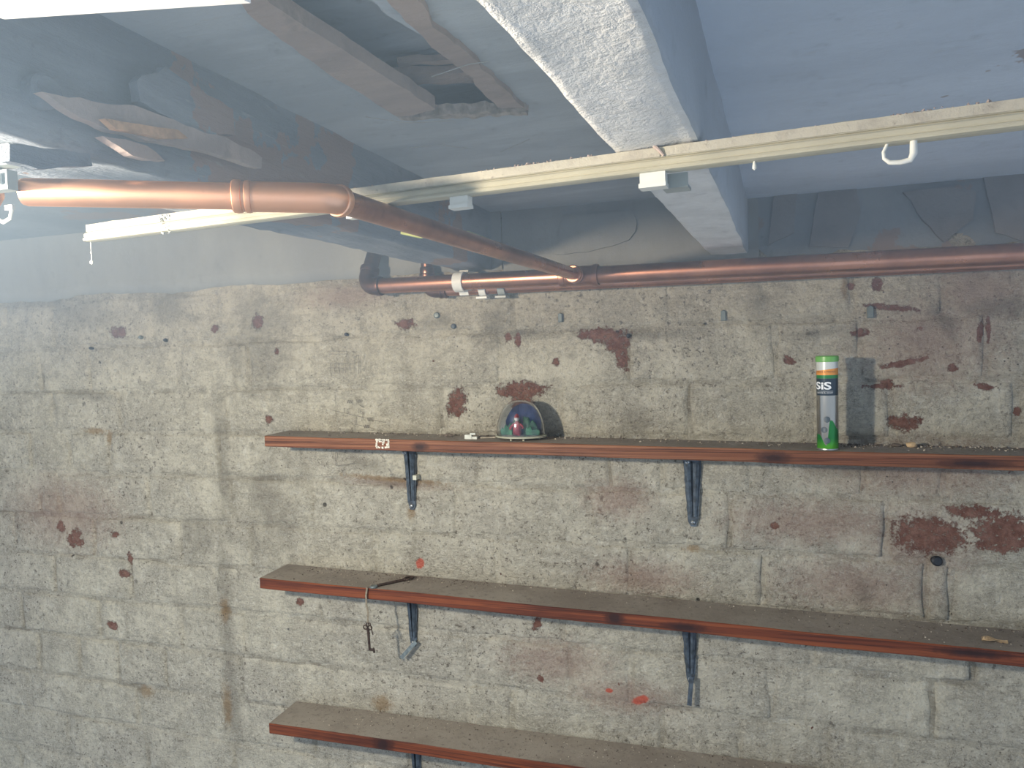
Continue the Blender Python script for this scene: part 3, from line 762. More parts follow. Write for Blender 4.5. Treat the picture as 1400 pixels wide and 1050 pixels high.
# ------------------------------------------------------------------ shelves
SH = []
def shelf(label, pl, pr, y_front, thick_px, knots, wmat_cols, endcut):
    """pl / pr: pixels of the top front edge at the left end and further right"""
    L = at(*pl, 1, y_front); Rr = at(*pr, 1, y_front); d = (Rr - L).normalized()
    X1 = max(Rr.x + .25, L.x + 1.25)
    zt = lambda x: L.z + (x - L.x) * d.z / d.x
    kn = [(at(px, py, 1, y_front), rx, rz) for px, py, rx, rz in knots]
    mt = wood('varnished_pine', *wmat_cols, knots=kn)
    th = .0165; yb = -.0032
    root = empty('wooden_shelf', (L.x, 0, zt(L.x) - th)); tag(root, label, 'shelf')
    v = []; f = []; fm = []; n = 60
    for i in range(n+1):
        x = L.x + (X1 - L.x) * i/n; z = zt(x); e = .0010
        wv = .0006*wnoise(x, z, 9, 2) + .0003*wnoise(x, z, 40, 2)
        for (yy, zz) in ((yb, z), (y_front + e, z), (y_front, z - e), (y_front, z - th + e), (y_front + e, z - th), (yb, z - th)):
            xs = x + (endcut * (yb - yy) if i == 0 else 0)
            v.append((xs, yy + (wv if yy < -.05 else 0), zz + (wv if yy < -.05 else 0)))
    for i in range(n):
        for k in range(6):
            f.append((i*6+k, (i+1)*6+k, (i+1)*6+(k+1) % 6, i*6+(k+1) % 6)); fm.append(1 if k in (0,) else 0)
    f += [(0,1,2,3,4,5)[::1], tuple(n*6+k for k in (5,4,3,2,1,0))]; fm += [0, 0]
    bm = bmesh.new(); vs = [bm.verts.new(p) for p in v]
    for q, mi in zip(f, fm): bm.faces.new([vs[i] for i in q]).material_index = mi
    bmesh.ops.recalc_face_normals(bm, faces=bm.faces)
    me = bpy.data.meshes.new('board'); bm.to_mesh(me); bm.free(); me.materials.append(mt); me.materials.append(M_dust)
    o = bpy.data.objects.new('board', me); COL.objects.link(o); o.parent = root; o.location = -world_loc(root)
    SH.append((L, zt, root, y_front, X1)); return root
RB = ((.175, .048, .018), (.115, .029, .012), (.04, .012, .008))
s1 = shelf('upper wooden shelf carrying the clear dome and the green tube', (356,596), (1400,624), -.075, 0, [(574,611,.010,.005),(1058,626,.016,.006),(1330,634,.03,.004)], ((.225, .095, .046), (.145, .053, .026), (.05, .018, .011)), 0.10)
s2 = shelf('middle wooden shelf with the old key hanging from its front edge', (355,790), (1400,893), -.075, 0, [(840,845,.010,.009),(935,858,.022,.005),(1330,893,.03,.004)], RB, 0.0)
s3 = shelf('lowest wooden shelf, cut off by the bottom edge of the picture', (367.8,989), (700,1035.8), -.075, 0, [(524,1018,.013,.012)], RB, 0.0)

# worn white label on shelf 1's front
L, zt, root, yf, X1 = SH[0]
g = G(); rnd = random.Random(3)
c = at(523,606.5,1,yf-.0006); cells = 9
for i in range(cells):
    for j in range(6):
        u, w_ = (i+.5)/cells - .5, (j+.5)/6 - .5
        edge = max(abs(u), abs(w_)) > .38
        if rnd.random() < (.92 if edge else .38):
            x = c.x + u*.021 + rnd.uniform(-.0006, .0006); z = c.z + w_*.0130 + rnd.uniform(-.0005, .0005); s = rnd.uniform(.0011, .0016)
            g.add([(x-s, c.y, z-s*.9), (x+s, c.y, z-s), (x+s*.9, c.y, z+s), (x-s*1.1, c.y, z+s*.8), (x-s, c.y+.0006, z-s*.9), (x+s, c.y+.0006, z-s), (x+s*.9, c.y+.0006, z+s), (x-s*1.1, c.y+.0006, z+s*.8)], [(0,1,2,3), (0,4,5,1), (1,5,6,2), (2,6,7,3), (3,7,4,0)])
o = g.build('sticker_remnant', plain('torn_white_paper', (.62, .58, .48), .8, var=.1), root); o['label'] = 'torn remains of a white sticker'; o['kind'] = 'stuff'

# grit on the shelves
def grit(idx, ranges, mat, label, seed, n, rmax=.0016):
    L, zt, root, yf, X1 = SH[idx]; rnd = random.Random(seed); cs = []
    for k in range(n):
        a_, b_, back = rnd.choice(ranges)
        x = rnd.uniform(a_, b_); y = yf + .003 + (.066)*(rnd.random()**(1/back))
        r = rmax*(.25 + .75*rnd.random()**3); cs.append((Vector((x, y, zt(x) + r*.35)), r))
    return crumbs('grit', cs, mat, None, None, seed, root)
fx = lambda px, py, i: at(px, py, 1, -.04).x
grit(0, [(-.66, .5, 4), (-.66, .5, 2.5), (.12, .3, 4)], M_crumb, 'pale mortar grit scattered along the upper shelf', 11, 500, .0019)
grit(0, [(-.66, .5, 4), (.12, .3, 5)], M_crumbd, 'dark mortar grit scattered along the upper shelf', 21, 600, .0021)
grit(1, [(-.66, -.5, 2), (-.5, -.1, 4), (.1, .45, 1.5), (-.1, .4, 5)], M_crumb, 'pale mortar grit scattered along the middle shelf', 12, 420, .0015)
grit(1, [(-.66, -.5, 2), (-.5, -.35, 4), (.1, .45, 1.5), (-.66, .4, 4)], M_crumbd, 'dark mortar grit scattered along the middle shelf', 22, 700, .0017)
grit(2, [(-.62, -.4, 2.0), (-.3, .1, 1.5)], M_crumb, 'pale mortar grit scattered along the lowest shelf', 13, 420, .0015)
grit(2, [(-.66, -.3, 2.0), (-.3, .1, 1.5)], M_crumbd, 'dark mortar grit scattered along the lowest shelf', 23, 500, .0017)

# ------------------------------------------------------------------ brackets
def bracket(px, py_top, py_bot, idx, label, w0=.0205, w1=.0110, strap=None, tab=False, twist=0):
    L, zt, root, yf, X1 = SH[idx]
    P = W(px, py_bot, -.006); x = P.x; z0 = P.z; z1 = zt(x) - .0165
    e = empty('shelf_bracket', (x, -.004, z0)); tag(e, label, 'bracket')
    H = z1 - z0; yw = -.0035
    rnd = random.Random(int(px*7 + py_top)); n = 16
    # wall leg: long tapering plate with rounded foot
    g = G(); v = []
    for i in range(n+1):
        t = i/n; z = z0 + H*t; wd = w1 + (w0-w1)*t**.8
        if i == 0: wd *= .55
        if i == 1: wd *= .9
        jl = rnd.uniform(-.0008, .0008)
        for s in (-1, 1):
            for yy in (yw, yw - .0018): v.append((x + s*wd/2 + jl, yy, z))
    f = []
    for i in range(n):
        a_ = i*4; b_ = a_+4
        f += [(a_+1, a_+3, b_+3, b_+1), (a_, b_, b_+2, a_+2), (a_, a_+1, b_+1, b_), (a_+2, b_+2, b_+3, a_+3)]
    f += [(0, 2, 3, 1), (n*4, n*4+1, n*4+3, n*4+2)]
    g.add(v, f); g.build('wall_leg', M_iron, e)
    # shelf leg under the board
    g = G(); v = [(x - w0/2, yw, z1), (x + w0/2, yw, z1), (x + w0*.32, yf + .010, z1), (x - w0*.32, yf + .010, z1)]
    v += [(a_, b_, c_ - .002) for a_, b_, c_ in v]
    g.add(v, [(0,1,2,3),(7,6,5,4),(0,4,5,1),(1,5,6,2),(2,6,7,3),(3,7,4,0)]); g.build('shelf_leg', M_iron, e)
    # pressed diagonal brace: two raised flanges with a groove between them
    g = G(); m = 14
    for side in (-1, 1):
        v = []
        for i in range(m+1):
            t = i/m; z = z0 + .014 + (H - .016)*t; dep = .0035 + .010*t**1.4
            wo = (w1*.42 + (w0*.44 - w1*.42)*t); wi = .0009 + .0007*t
            xa, xb = x + side*wi, x + side*wo
            yb_ = yw - .0018; 
            v += [(xa, yb_, z), (xa, yb_ - dep*.55, z), (x + side*(wi + wo)*.5, yb_ - dep*.75, z), (xb, yb_ - dep*.45, z), (xb + side*.0006, yb_, z)]
        f = [(i*5+k, i*5+(k+1), (i+1)*5+(k+1), (i+1)*5+k) for i in range(m) for k in range(4)] + [(0, 1, 2, 3, 4), tuple(m*5+k for k in (4, 3, 2, 1, 0))]
        g.add(v, f)
    br_ = g.build('brace', M_iron, e, True)
    # screws
    for (sx, sz) in ((0, .0060), (-.0058, H - .012)):
        g = G(); yy = yw - (.0036 if sx == 0 else .0098); g.lathe((x + sx, yy, z0 + sz), [(0, .0016), (.0018, .0013), (.0029, .0002), (.0029, -.0006)], 16, (0, -1, 0))
        sc = g.build('screw', M_steel, e, True)
        g = G(); M = Matrix.Translation((x + sx, yy - .0015, z0 + sz)) @ Matrix.Rotation(.8, 4, 'Y'); g.box((-.0024, -.0004, -.0003), (.0024, .0004, .0003), M=M); g.build('slot', M_black, sc)
    if tab:
        c = W(567, 653, -.0125); g = G(); g.box((c.x - .0030, c.y - .0010, c.z - .0034), (c.x + .0030, c.y + .012, c.z + .0034)); o = g.build('paint_patch', plain('bare_cream_patch', (.46, .46, .36), .8, var=.1), e); o['label'] = 'pale cream patch'
    if strap:
        (a0, a1), (b0, b1) = strap; A_ = W(a0, a1, -.012); B_ = W(b0, b1, -.016); d = B_ - A_
        u = d.normalized(); s = u.cross(Vector((0, -1, 0))).normalized()*.0030; tk = Vector((0, -.0014, 0))
        g = G(); v = [A_ - s, A_ + s, B_ + s, B_ - s]; v += [p + tk for p in v]
        g.add(v, [(0,1,2,3),(7,6,5,4),(0,4,5,1),(1,5,6,2),(2,6,7,3),(3,7,4,0)]); o = g.build('strap', M_strap if a0 < 700 else M_iron, e); o['label'] = 'loose metal strap at the foot'
    return e
bracket(563, 617, 697, 0, 'left steel bracket under the upper shelf, with a pale cream patch', tab=True)
bracket(947.5, 632, 720, 0, 'right steel bracket under the upper shelf, with a bright screw at its foot', w0=.0245, w1=.0125)
bracket(565, 826, 884, 1, 'left steel bracket under the middle shelf, a grey strap slanting from its foot', w0=.0175, w1=.010, strap=((569,877),(549,899)))
bracket(944, 866, 934, 1, 'right steel bracket under the middle shelf, a narrow dark strap hanging below it', w0=.0215, w1=.010, strap=((945.5,925),(942.5,964)))
bracket(571, 1034, 1100, 2, 'steel bracket under the lowest shelf at the bottom edge of the picture', w0=.0175, w1=.010)

# ------------------------------------------------------------------ tube of tablets
def text_mesh(s, size, font=None, bold=0.0):
    cu = bpy.data.curves.new('txt', 'FONT'); cu.body = s; cu.size = size; cu.offset = bold; cu.align_x = 'CENTER'; cu.align_y = 'CENTER'
    cu.resolution_u = 4
    ob = bpy.data.objects.new('txt', cu); COL.objects.link(ob); bpy.context.view_layer.update()
    me = bpy.data.meshes.new_from_object(ob.evaluated_get(bpy.context.evaluated_depsgraph_get()))
    bpy.data.objects.remove(ob); 
    bm = bmesh.new(); bm.from_mesh(me)
    bmesh.ops.triangulate(bm, faces=bm.faces)
    for _ in range(2):
        bmesh.ops.subdivide_edges(bm, edges=[e for e in bm.edges if e.calc_length() > size*.18], cuts=1)
        bmesh.ops.triangulate(bm, faces=bm.faces)
    bm.to_mesh(me); bm.free(); return me
def wrap_text(s, size, c, r, ang, h, mat, name, parent, bold=0.0, rot=0.0, sx=1.0):
    me = text_mesh(s, size, bold=bold)
    for v in me.vertices:
        x, y = v.co.x*sx, v.co.y
        if rot: x, y = x*math.cos(rot) - y*math.sin(rot), x*math.sin(rot) + y*math.cos(rot)
        a = ang + x/r
        v.co = Vector((c.x + r*math.sin(a), c.y - r*math.cos(a), c.z + h + y))
    me.materials.clear(); me.materials.append(mat)
    o = bpy.data.objects.new(name, me); COL.objects.link(o)
    if parent: o.parent = parent; o.location = -world_loc(parent)
    return o
zt1 = SH[0][1]
Tb = at(1131,612,2,zt1(.10)); Tb = Vector((.1040, -.0570, zt1(.104)))
tb = empty('tablet_tube', Tb); tag(tb, 'slim silver and green tablet tube with a green cap on the upper shelf', 'tube')
tr = .0121; TH = .1120
def tube_mat():
    t = NT('printed_foil_tube'); P = t.vmath('SUBTRACT', t.pos, tuple(Tb)).outputs[0]
    sp = t.n('ShaderNodeSeparateXYZ'); t.put(sp.inputs[0], P); x, y, z = sp.outputs
    xn = t.math('MULTIPLY', x, 1/tr)
    silver = (.38, .36, .31); green = (.012, .17, .035); green2 = (.10, .42, .03)
    # swoosh: silver gives way to green lower down, the border climbing to the right
    bord = t.math('ADD', t.math('ADD', t.ramp(xn, -.85, -.25, .019, .006), t.ramp(xn, -.22, .14, .0, .030)), t.ramp(xn, .25, .95, .0, -.012))
    gm = t.ramp(t.math('SUBTRACT', bord, z), -.0008, .0008)
    edge = t.ramp(t.math('ABSOLUTE', t.math('SUBTRACT', xn, -.45)), .10, .0)
    grn = t.mix(t.ramp(z, .016, .0), green, green2)
    col = t.mix(gm, silver, grn)
    def band(lo, hi, c, col, slope=0.0):
        zz = t.math('SUBTRACT', z, t.math('MULTIPLY', xn, slope)) if slope else z
        m = t.math('MULTIPLY', t.ramp(zz, lo-.0002, lo+.0002), t.ramp(zz, hi+.0002, hi-.0002)); return t.mix(m, col, c)
    col = band(.0655, .0860, (.018, .032, .045), col)
    col = band(.0860, .0900, green, col)
    col = band(.0900, .1200, (.55, .57, .52), col)
    # orange ribbon with slanting upper edge
    zz = t.math('SUBTRACT', z, t.math('MULTIPLY', xn, .0016))
    m = t.math('MULTIPLY', t.ramp(z, .0898, .0902), t.ramp(zz, .0970, .0966)); col = t.mix(m, col, (.70, .27, .04))
    met = t.ramp(z, .0650, .0658, .85, .15)
    met = t.math('MULTIPLY', met, t.math('SUBTRACT', 1.0, t.math('MULTIPLY', gm, .55)))
    return t.out(col, .27, met)
g = G(); g.lathe(Tb, [(0, 0), (tr*.94, 0), (tr, .0012), (tr, .106)], 48); g.build('body', tube_mat(), tb, True)
g = G(); g.lathe(Tb, [(tr*.9, .0001), (tr*1.02, .0001), (tr*1.03, .0009), (tr*1.005, .0018)], 48); g.build('base_rim', M_steel, tb, True)
M_cap = plain('green_cap_plastic', (.13, .36, .07), .35, var=.05)
g = G(); g.lathe(Tb, [(tr*1.01, .1055), (tr*1.07, .1060), (tr*1.08, .1085), (tr*1.07, .1118), (tr*.98, .1128), (0, .1128)], 48)
g.build('cap', M_cap, tb, True)
g = G(); a0 = -.10
for k in range(9):
    a_ = a0 + (k-4)*.045; g.add([], [])
M_ink = plain('white_print', (.72, .74, .74), .4, var=.02); M_inkd = plain('dark_print', (.05, .035, .02), .5, var=.02); M_icon = plain('navy_print', (.02, .035, .05), .4, var=.1)
viewa = 0.10   # the side of the tube that faces the camera
camdir = math.atan2((CAM.x - Tb.x), -(CAM.y - Tb.y))   # angle measured as in wrap_text
wrap_text('SiS', .0122, Tb, tr + .00012, camdir - .47, .0768, M_ink, 'brand_lettering', tb, bold=.00035, sx=1.5)
wrap_text('SCIENCE IN SPORT', .0021, Tb, tr + .00012, camdir - .30, .0687, M_ink, 'small_lettering', tb, sx=1.15)
g = G(); n = 20
v = []
for k in range(n+1):
    a_ = camdir - 1.1 + 1.65*k/n
    for h in (.0706, .0709): v.append(Tb + Vector((math.sin(a_)*(tr+.0001), -math.cos(a_)*(tr+.0001), h)))
g.add(v, [(2*k, 2*k+2, 2*k+3, 2*k+1) for k in range(n)]); g.build('print_line', M_ink, tb)
wrap_text('ORANGE & MANGO', .0029, Tb, tr + .00012, camdir - .25, .0938, M_inkd, 'flavour_lettering', tb, sx=1.0)
def disc(c, r, ang, h, rad, mat, name, parent, off=.00012, inner=0):
    n = 24; v = []; rr = [rad, rad*.75, rad*.5, rad*.25, .00001] if not inner else [rad, inner]
    for q in rr:
        for k in range(n):
            a_ = 2*PI*k/n; A_ = ang + q*math.cos(a_)/r; v.append(Vector((c.x + (r+off)*math.sin(A_), c.y - (r+off)*math.cos(A_), c.z + h + q*math.sin(a_))))
    f = [(i_*n+k, i_*n+(k+1) % n, (i_+1)*n+(k+1) % n, (i_+1)*n+k) for i_ in range(len(rr)-1) for k in range(n)]
    return mesh(name, v, f, mat, parent)
M_iring = plain('grey_print', (.10, .13, .14), .4, var=.05)
for (da, h) in ((-.05, .0370), (-.32, .0245), (-.05, .0115)):
    d_ = disc(Tb, tr, camdir + da, h, .0036, M_icon, 'icon', tb)
    disc(Tb, tr, camdir + da, h, .0027, M_iring, 'icon_ring', d_, .00022, .0022)
    disc(Tb, tr, camdir + da, h, .0013, M_iring, 'icon_mark', d_, .00022, .0006)
wrap_text('ELECTROLYTE TABLETS', .0026, Tb, tr + .00012, camdir - 1.12, .0455, M_inkd, 'side_lettering', tb, rot=PI/2, sx=1.0)

# ------------------------------------------------------------------ clear plastic dome with little scene
zd = zt1(-.289)
Db = Vector((-.2880, -.0405, zd))
dome = empty('souvenir_dome', Db); tag(dome, 'clear plastic souvenir dome with a green and blue scene on the upper shelf', 'snow globe')
rx, ry, hh = .0350, .0255, .0560
def ell(prof, n=48, c=Db):
    v = [Vector((c.x + rx*r*math.cos(2*PI*k/n), c.y + ry*r*math.sin(2*PI*k/n), c.z + h)) for r, h in prof for k in range(n)]
    f = [(i*n+k, i*n+(k+1) % n, (i+1)*n+(k+1) % n, (i+1)*n+k) for i in range(len(prof)-1) for k in range(n)]
    return v, f
prof = [(math.cos(a_)**.80 if a_ < PI/2 - .01 else .0005, .0065 + (hh-.0065)*math.sin(a_)**1.05) for a_ in [PI/2*k/16 for k in range(17)]]
inner = [(r*.945, .0065 + (h-.0065)*.96) for r, h in prof][::-1]
t = NT('clear_acrylic'); b_ = t.b; b_.inputs['Base Color'].default_value = (.80, .84, .88, 1); b_.inputs['Roughness'].default_value = .06; b_.inputs['IOR'].default_value = 1.42; b_.inputs['Transmission Weight'].default_value = 1.0
M_clear = t.m
g = G(); v, f = ell(prof + inner + [prof[0]]); g.add(v, f); g.build('clear_shell', M_clear, dome, True)
M_base = plain('grey_beige_plastic', (.36, .36, .27), .45, var=.08)
g = G(); v, f = ell([(.02, .0035), (.98, .0035), (1.04, .0042), (1.05, .0060), (1.0, .0068), (.02, .0068)]); g.add(v, f); g.build('base', M_base, dome, True)
for a_ in (-.35, .35, 1.9):
    g = G(); c = Db + Vector((math.sin(a_)*rx*.75, -math.cos(a_)*ry*.75, 0)); g.lathe(c, [(0, 0), (.0016, 0), (.0018, .0040)], 12); g.build('foot', M_base, dome, True)
cz = Db.z + .0068
# backdrop: curved card, blue
M_blue = plain('deep_blue_card', (.02, .04, .12), .5, var=.4, sc=80); M_green = plain('green_scenery', (.015, .17, .055), .5, var=.5, sc=110); M_gd = plain('dark_green_scenery', (.02, .10, .045), .5, var=.4, sc=110)
g = G(); n = 20; v = []
for k in range(n+1):
    u = -1 + 2*k/n; x = Db.x + .0025 + u*.0260; y = Db.y + .005 + .006*(1-u*u); top = .0440*math.sqrt(max(.05, 1 - (u*.90)**2))
    for (dy, z_) in ((0, 0), (0, top), (.001, top), (.001, 0)): v.append(Vector((x, y + dy, cz + z_)))
f = [(k*4+q, (k+1)*4+q, (k+1)*4+(q+1) % 4, k*4+(q+1) % 4) for k in range(n) for q in range(4)] + [(0,1,2,3), (n*4+3, n*4+2, n*4+1, n*4)]
g.add(v, f); g.build('backdrop', M_blue, dome)
def hill(x0, x1, h0, h1, y, mat, name='scenery', seed=0):
    n = 14; v = []
    for k in range(n+1):
        u = k/n; x = x0 + (x1-x0)*u; top = (h0 + (h1-h0)*u) * (.8 + .35*wnoise(x, 0, 420, seed)) * (1 - .25*abs(2*u-1)**3)
        for (dy, z_) in ((-.0016, 0), (-.0010, top*.9), (0, top), (.0014, top*.9), (.0016, 0)): v.append(Vector((x, Db.y + y + dy, cz + z_)))
    f = [(k*5+q, (k+1)*5+q, (k+1)*5+(q+1) % 5, k*5+(q+1) % 5) for k in range(n) for q in range(5)] + [(0,1,2,3,4), tuple(n*5+q for q in (4,3,2,1,0))]
    g = G(); g.add(v, f); o = g.build(name, mat, dome, True); return o
X = Db.x
hill(X - .029, X - .012, .012, .0215, -.002, M_green, 'bush', 1); hill(X + .003, X + .023, .036, .020, .003, M_gd, 'tree', 2); hill(X + .009, X + .0280, .015, .010, -.004, M_green, 'bush', 5)
hill(X - .020, X - .002, .016, .030, .004, M_gd, 'tree', 7)
# small red-coated figure
M_redp = plain('red_painted_plastic', (.38, .03, .04), .4, var=.2); M_wp = plain('pale_painted_plastic', (.55, .50, .46), .4, var=.1)
FS = 1.3; fc = Vector((X - .0035, Db.y - .006, cz))
g = G(); g.lathe(fc, [(.0040, 0), (.0048, .003), (.0044, .009), (.0030, .0135), (.0016, .0150)], 18); fg = g.build('figurine_coat', M_redp, dome, True)
g = G(); g.lathe(fc + Vector((0, 0, .0150)), [(.0012, 0), (.0026, .0015), (.0028, .0035), (.0018, .0052), (0, .0058)], 16); g.build('figurine_head', M_wp, dome, True)
g = G(); g.lathe(fc + Vector((0, 0, .0188)), [(.0030, 0), (.0027, .0012), (.0018, .0030), (.0006, .0042)], 16); g.build('figurine_hat', M_redp, dome, True)
g = G(); g.tube([fc + Vector((-.0030, 0, .012)), fc + Vector((-.0062, -.001, .0095)), fc + Vector((-.0072, -.002, .006))], .0013, 10); g.tube([fc + Vector((.0030, 0, .012)), fc + Vector((.0060, -.001, .0100)), fc + Vector((.0074, -.002, .0075))], .0013, 10); g.build('figurine_arms', M_redp, dome, True)
for nm in ('figurine_coat', 'figurine_head', 'figurine_hat', 'figurine_arms'):
    for v_ in bpy.data.objects[nm].data.vertices: v_.co = fc + (v_.co - fc)*FS

# ------------------------------------------------------------------ keys on a cord (middle shelf)
zt2 = SH[1][1]
kp = at(503,857,1,-.0795)
key = empty('old_key', kp); tag(key, 'old rusty lever key hanging on a cord in front of the middle shelf', 'key')
def ring(g, c, R_, r, ax, n=20, m=8):
    ax = Vector(ax).normalized(); u = ax.orthogonal().normalized(); q = ax.cross(u)
    pts = [c + (u*math.cos(2*PI*k/n) + q*math.sin(2*PI*k/n))*R_ for k in range(n)]
    v = []
    for k, p in enumerate(pts):
        rad = (p - c).normalized()
        for j in range(m): a_ = 2*PI*j/m; v.append(p + rad*math.cos(a_)*r + ax*math.sin(a_)*r)
    g.add(v, [(k*m+j, ((k+1) % n)*m+j, ((k+1) % n)*m+(j+1) % m, k*m+(j+1) % m) for k in range(n) for j in range(m)])
g = G()
ring(g, kp + Vector((-.0042, 0, -.001)), .0031, .00085, (0, 1, .1)); ring(g, kp + Vector((.0034, 0, -.001)), .0031, .00085, (0, 1, .1)); ring(g, kp + Vector((-.0003, 0, .0030)), .0030, .00085, (.3, 1, 0))
g.lathe(kp + Vector((0, 0, -.0045)), [(0, .003), (.002, .002), (.0024, 0), (.0016, -.002)], 12)
g.build('bow', M_ironrust, key, True)
ke = at(505.5,889,1,-.0795)
g = G(); g.tube([kp + Vector((0, 0, -.004)), kp.lerp(ke, .3), ke], [.0021, .0020, .0017], 14); g.lathe(kp.lerp(ke, .28), [(.0018, -.001), (.0027, 0), (.0018, .001)], 14, ke-kp); g.build('shaft', M_ironrust, key, True)
g = G(); M = Matrix.Translation(ke); g.box((.001, -.0008, -.0005), (.0080, .0008, .0030), M=M); g.box((.0058, -.0008, -.0030), (.0085, .0008, .0002), M=M); g.box((.0055, -.0008, .0026), (.0072, .0008, .0042), M=M); g.build('bit', M_ironrust, key)
# wire hook beside it
g = G(); wp = [at(a_, b_, 1, -.079) for a_, b_ in ((502,851),(506,852),(507.5,858),(509,865),(510,868))]
g.tube(wp, .0008, 8); o = g.build('key_hook', M_ironrust, key, True)
# second key lying on the shelf
zs = lambda x: zt2(x)
def on2(px, py, h=0.0):
    p = at(px, py, 2, zt2(-.5)); return at(px, py, 2, zt2(p.x) + h)
k0 = on2(506,803,.002); k1 = on2(553,793,.002); k2 = on2(562,790,.002)
lk = empty('old_key', k1); tag(lk, 'dark old key lying on the middle shelf with its loop near the wall', 'key')
g = G(); g.tube([k0 + (k1-k0)*.2 + Vector((0,0,.0004)), k1 + Vector((0,0,.0006))], .0021, 12); g.lathe(k1 + Vector((0,0,.0008)), [(.002, -.002), (.0030, -.001), (.0030, .001), (.002, .002)], 12, k1-k0); g.build('shaft', M_ironrust, lk, True)
g = G()
dk = (k2-k1).normalized(); sk = dk.cross(Vector((0,0,1)))
pts = []
for k in range(21):
    a_ = 2*PI*k/20; pts.append(k1 + dk*(.0085 - .0085*math.cos(a_)) + sk*.0050*math.sin(a_) + Vector((0, 0, .0008)))
g.tube(pts, .0014, 10, cap=False); g.build('bow', M_ironrust, lk, True)
g = G(); kc = k0 + (k1-k0)*.10
g.lathe(kc + Vector((0, 0, -.0014)), [(0, .0030), (.0050, .0028), (.0060, .0014), (.0055, 0.0)], 18); o = g.build('bit', M_strap, lk, True)
# cord
g = G(); e_ = at(501.5,806,1,-.0775); e_.z = zt2(e_.x) + .0018
pts = [kc + Vector((-.003, -.003, .0028)), Vector((e_.x + .002, -.071, zt2(e_.x) + .0025)), e_, at(500,814,1,-.0790), at(500.5,826,1,-.0790), at(503,838,1,-.0790), at(502.5,848,1,-.0795), kp + Vector((-.0004, 0, .0062))]
g.tube(pts, .00095, 8); g.tube([p + Vector((.0011, .0, 0)) for p in pts[2:]], .0008, 8)
o = g.build('cord', M_cord, None, True); tag(o, 'thin brown cord running over the shelf edge down to the hanging key', 'cord')

# leaf, plaster lumps, plastic scrap
g = G(); lp = on2(1352,880); lp = at(1360,879,2,zt2(.33)); lz = zt2(lp.x)
v = []
for k in range(9):
    u = k/8; wd = .0052*math.sin(PI*min(1, u*1.05))*(1 + .4*math.sin(7*u)) + .0006
    for s in (-1, 0, 1): v.append(Vector((lp.x - .013 + .026*u, lp.y + s*wd, lz + .0012 + (.0026 if s else 0) + .0015*math.sin(5*u + s))))
g.add(v, [(k*3+q, (k+1)*3+q, (k+1)*3+q+1, k*3+q+1) for k in range(8) for q in range(2)])
o = g.build('dried_leaf', M_leaf); tag(o, 'curled dry tan leaf lying on the right end of the middle shelf', 'leaf')
m_ = o.modifiers.new('thick', 'SOLIDIFY'); m_.thickness = .0005
def lump(name, p, r, mat, lab, cat, sq=(1, 1, .6), seed=0):
    bm = bmesh.new(); bmesh.ops.create_icosphere(bm, subdivisions=2, radius=1)
    for v in bm.verts: v.co = Vector((v.co.x*r*sq[0], v.co.y*r*sq[1], v.co.z*r*sq[2])) * (1 + .35*noise.noise(v.co*1.7 + Vector((seed, 0, 0))))
    me = bpy.data.meshes.new(name); bm.to_mesh(me); bm.free(); me.materials.append(mat)
    o = bpy.data.objects.new(name, me); COL.objects.link(o); o.location = p; tag(o, lab, cat); return o
p = Vector((W(1245,611,-.02).x, -.022, zt1(.2) + .003)); lump('plaster_lump', p, .0065, M_leaf, 'tan crumb of plaster at the back of the upper shelf right of the tube', 'plaster lump', (1, .7, .55), 3)
p = Vector((W(1225,611,-.02).x, -.020, zt1(.19) + .002)); lump('plaster_lump', p, .0045, M_crumbd, 'dark crumb of plaster between the tube and the tan crumb on the upper shelf', 'plaster lump', (1.4, .8, .5), 5)
p = W(613,595,-.03); p.z = zt1(p.x) + .002; lump('plaster_lump', p, .0045, M_crumbd, 'dark crumb on the upper shelf left of the plastic scrap', 'plaster lump', (1.6, .8, .6), 8)
g = G(); p = W(646,595.5,-.045); zz = zt1(p.x)
g.box((p.x-.0095, -.052, zz), (p.x+.001, -.046, zz+.0062)); g.box((p.x+.001, -.051, zz), (p.x+.0085, -.046, zz+.0035)); g.box((p.x-.002, -.050, zz+.0060), (p.x+.006, -.0465, zz+.0085))
o = g.build('plastic_scrap', plain('frosted_plastic', (.50, .52, .46), .4, var=.15)); tag(o, 'small frosted plastic scrap on the upper shelf left of the dome', 'plastic scrap')
p = at(662,600,2,zt1(-.32)); g = G(); g.tube([Vector((p.x-.006, p.y, zt1(p.x)+.001)), Vector((p.x+.016, p.y+.003, zt1(p.x)+.0015))], .0009, 8); o = g.build('twig', M_crumb, None, True); tag(o, 'pale sliver lying on the upper shelf beside the dome', 'twig')

# ------------------------------------------------------------------ plugs, nails and bolt in the wall
for i, (px, py, lab) in enumerate(((766,434,'grey plastic wall plug below the tee fitting, leftmost of the three'), (989,431,'grey plastic wall plug below the copper pipes, middle one of the three'), (1190,426,'grey plastic wall plug above the green tube, rightmost of the three'))):
    c = W(px, py, -.004); k = 1.0 + .1*i
    g = G(); v = []
    for (w_, yy) in ((.0028*k, .006), (.0030*k, -.005), (.0022*k, -.0062)):
        h_ = .0066*k if yy > -.006 else .0058*k
        v += [Vector((c.x - w_, yy, c.z - h_)), Vector((c.x + w_, yy, c.z - h_)), Vector((c.x + w_, yy, c.z + h_*.7)), Vector((c.x, yy, c.z + h_)), Vector((c.x - w_, yy, c.z + h_*.7))]
    f = [(j*5+q, j*5+(q+1) % 5, (j+1)*5+(q+1) % 5, (j+1)*5+q) for j in range(2) for q in range(5)] + [(10, 11, 12, 13, 14)]
    g.add(v, f)
    o = g.build('wall_plug', M_plug); tag(o, lab, 'wall plug', 'grey wall plugs in the bricks')
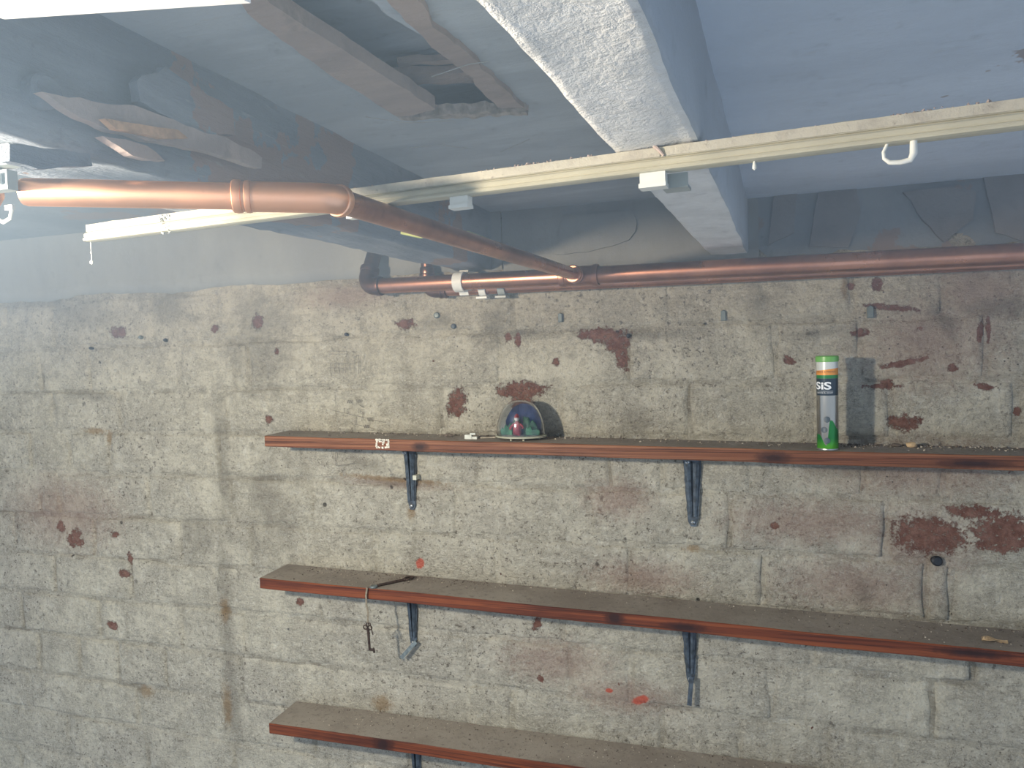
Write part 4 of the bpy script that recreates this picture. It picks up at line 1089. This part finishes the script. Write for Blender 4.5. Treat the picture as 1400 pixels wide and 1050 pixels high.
def nail(px, py, r, mat, lab, name='nail_head', cat='nail', y=-.004):
    c = W(px, py, y); g = G(); g.lathe(c, [(0, .003), (r*.7, .0026), (r, .0006), (r*.9, -.004), (r*.6, -.012)], 12, (.15, -1, .1)); o = g.build(name, mat, None, True); tag(o, lab, cat); return o
nail(597,431,.0048,M_strap,'grey metal stud in the bricks below the pipe elbows')
nail(620,446,.0040,M_iron,'dark metal stud just right of and below the grey stud')
nail(859,459,.0030,M_black,'small black nail beside the triangular red chip')
nail(192,461,.0034,M_plug,'grey nail head right of the left red chip')
nail(226,465,.0032,M_black,'black nail head in the joint, second from the left red chip')
nail(124,476,.0026,M_black,'tiny black nail head left of the left red chip')
nail(1281,767,.0065,M_black,'black round plug below the exposed red brick','pipe_plug','plug')
nail(942,453,.0035,M_ironrust,'rusty nail in the joint left of the middle wall plug') if False else None
nail(473,457,.0028,M_black,'black nail head in the joint left of the elbow end')

# ------------------------------------------------------------------ pencil scribbles
SKETCH = empty('pencil_sketch', W(485, 530, -.0046)); tag(SKETCH, 'faint pencil sketch and jottings on the bricks above the left end of the upper shelf', 'drawing')
def stroke(pts, wd=.0007):
    g = G()
    q = [W(a_, b_, -.0048) for a_, b_ in pts]
    for a_, b_ in zip(q, q[1:]):
        d = (b_-a_); 
        if d.length < 1e-6: continue
        s = Vector((-d.z, 0, d.x)).normalized()*wd/2; t_ = Vector((0, .0004, 0))
        v = [a_-s, a_+s, b_+s, b_-s]; v += [p + t_ for p in v]
        g.add(v, [(0,1,2,3),(0,4,5,1),(1,5,6,2),(2,6,7,3),(3,7,4,0)])
    g.build('pencil_stroke', M_pencil, SKETCH)
for pl in ([(448,480),(474,480)], [(474,480),(474,496)], [(448,496),(484,497)], [(448,503),(484,503)], [(484,488),(484,516)], [(484,488),(490,485),(490,512)], [(452,496),(452,512)], [(457,496),(457,512)], [(462,496),(462,512)], [(467,496),(467,510)], [(472,497),(472,510)], [(477,497),(477,507)],
           [(448,484),(474,484)], [(451,560),(527,578)], [(486,568),(485,582)], [(485,580),(511,586)], [(494,576),(497,562)], [(490,553),(497,557)], [(458,632),(459,637),(485,633)], [(459,618),(458,636)]):
    stroke(pl)
def scr(x, y, pat, k=1.0):
    stroke([(x + a_*k, y + b_*k) for a_, b_ in pat])
scr(470, 561, [(0, -3), (.4, 3)]); scr(474, 562, [(2, -3), (0, -1), (0, 3), (2, 3), (3, 1), (0, 1)])
scr(490, 562, [(0, -3), (.4, 3)]); scr(493, 563, [(3, -3), (0, -3), (0, 0), (2, 0), (3, 2), (0, 3)])
for x0, y0 in ((474, 549), (487, 548), (497, 583), (502, 573)):
    stroke([(x0 + k*1.2, y0 + (2.4 if k % 2 else -2.4)) for k in range(7)])
for x0, y0 in ((466,642),(520,622),(530,640)): stroke([(x0, y0), (x0+4, y0+5), (x0+3, y0+9), (x0+8, y0+8)])
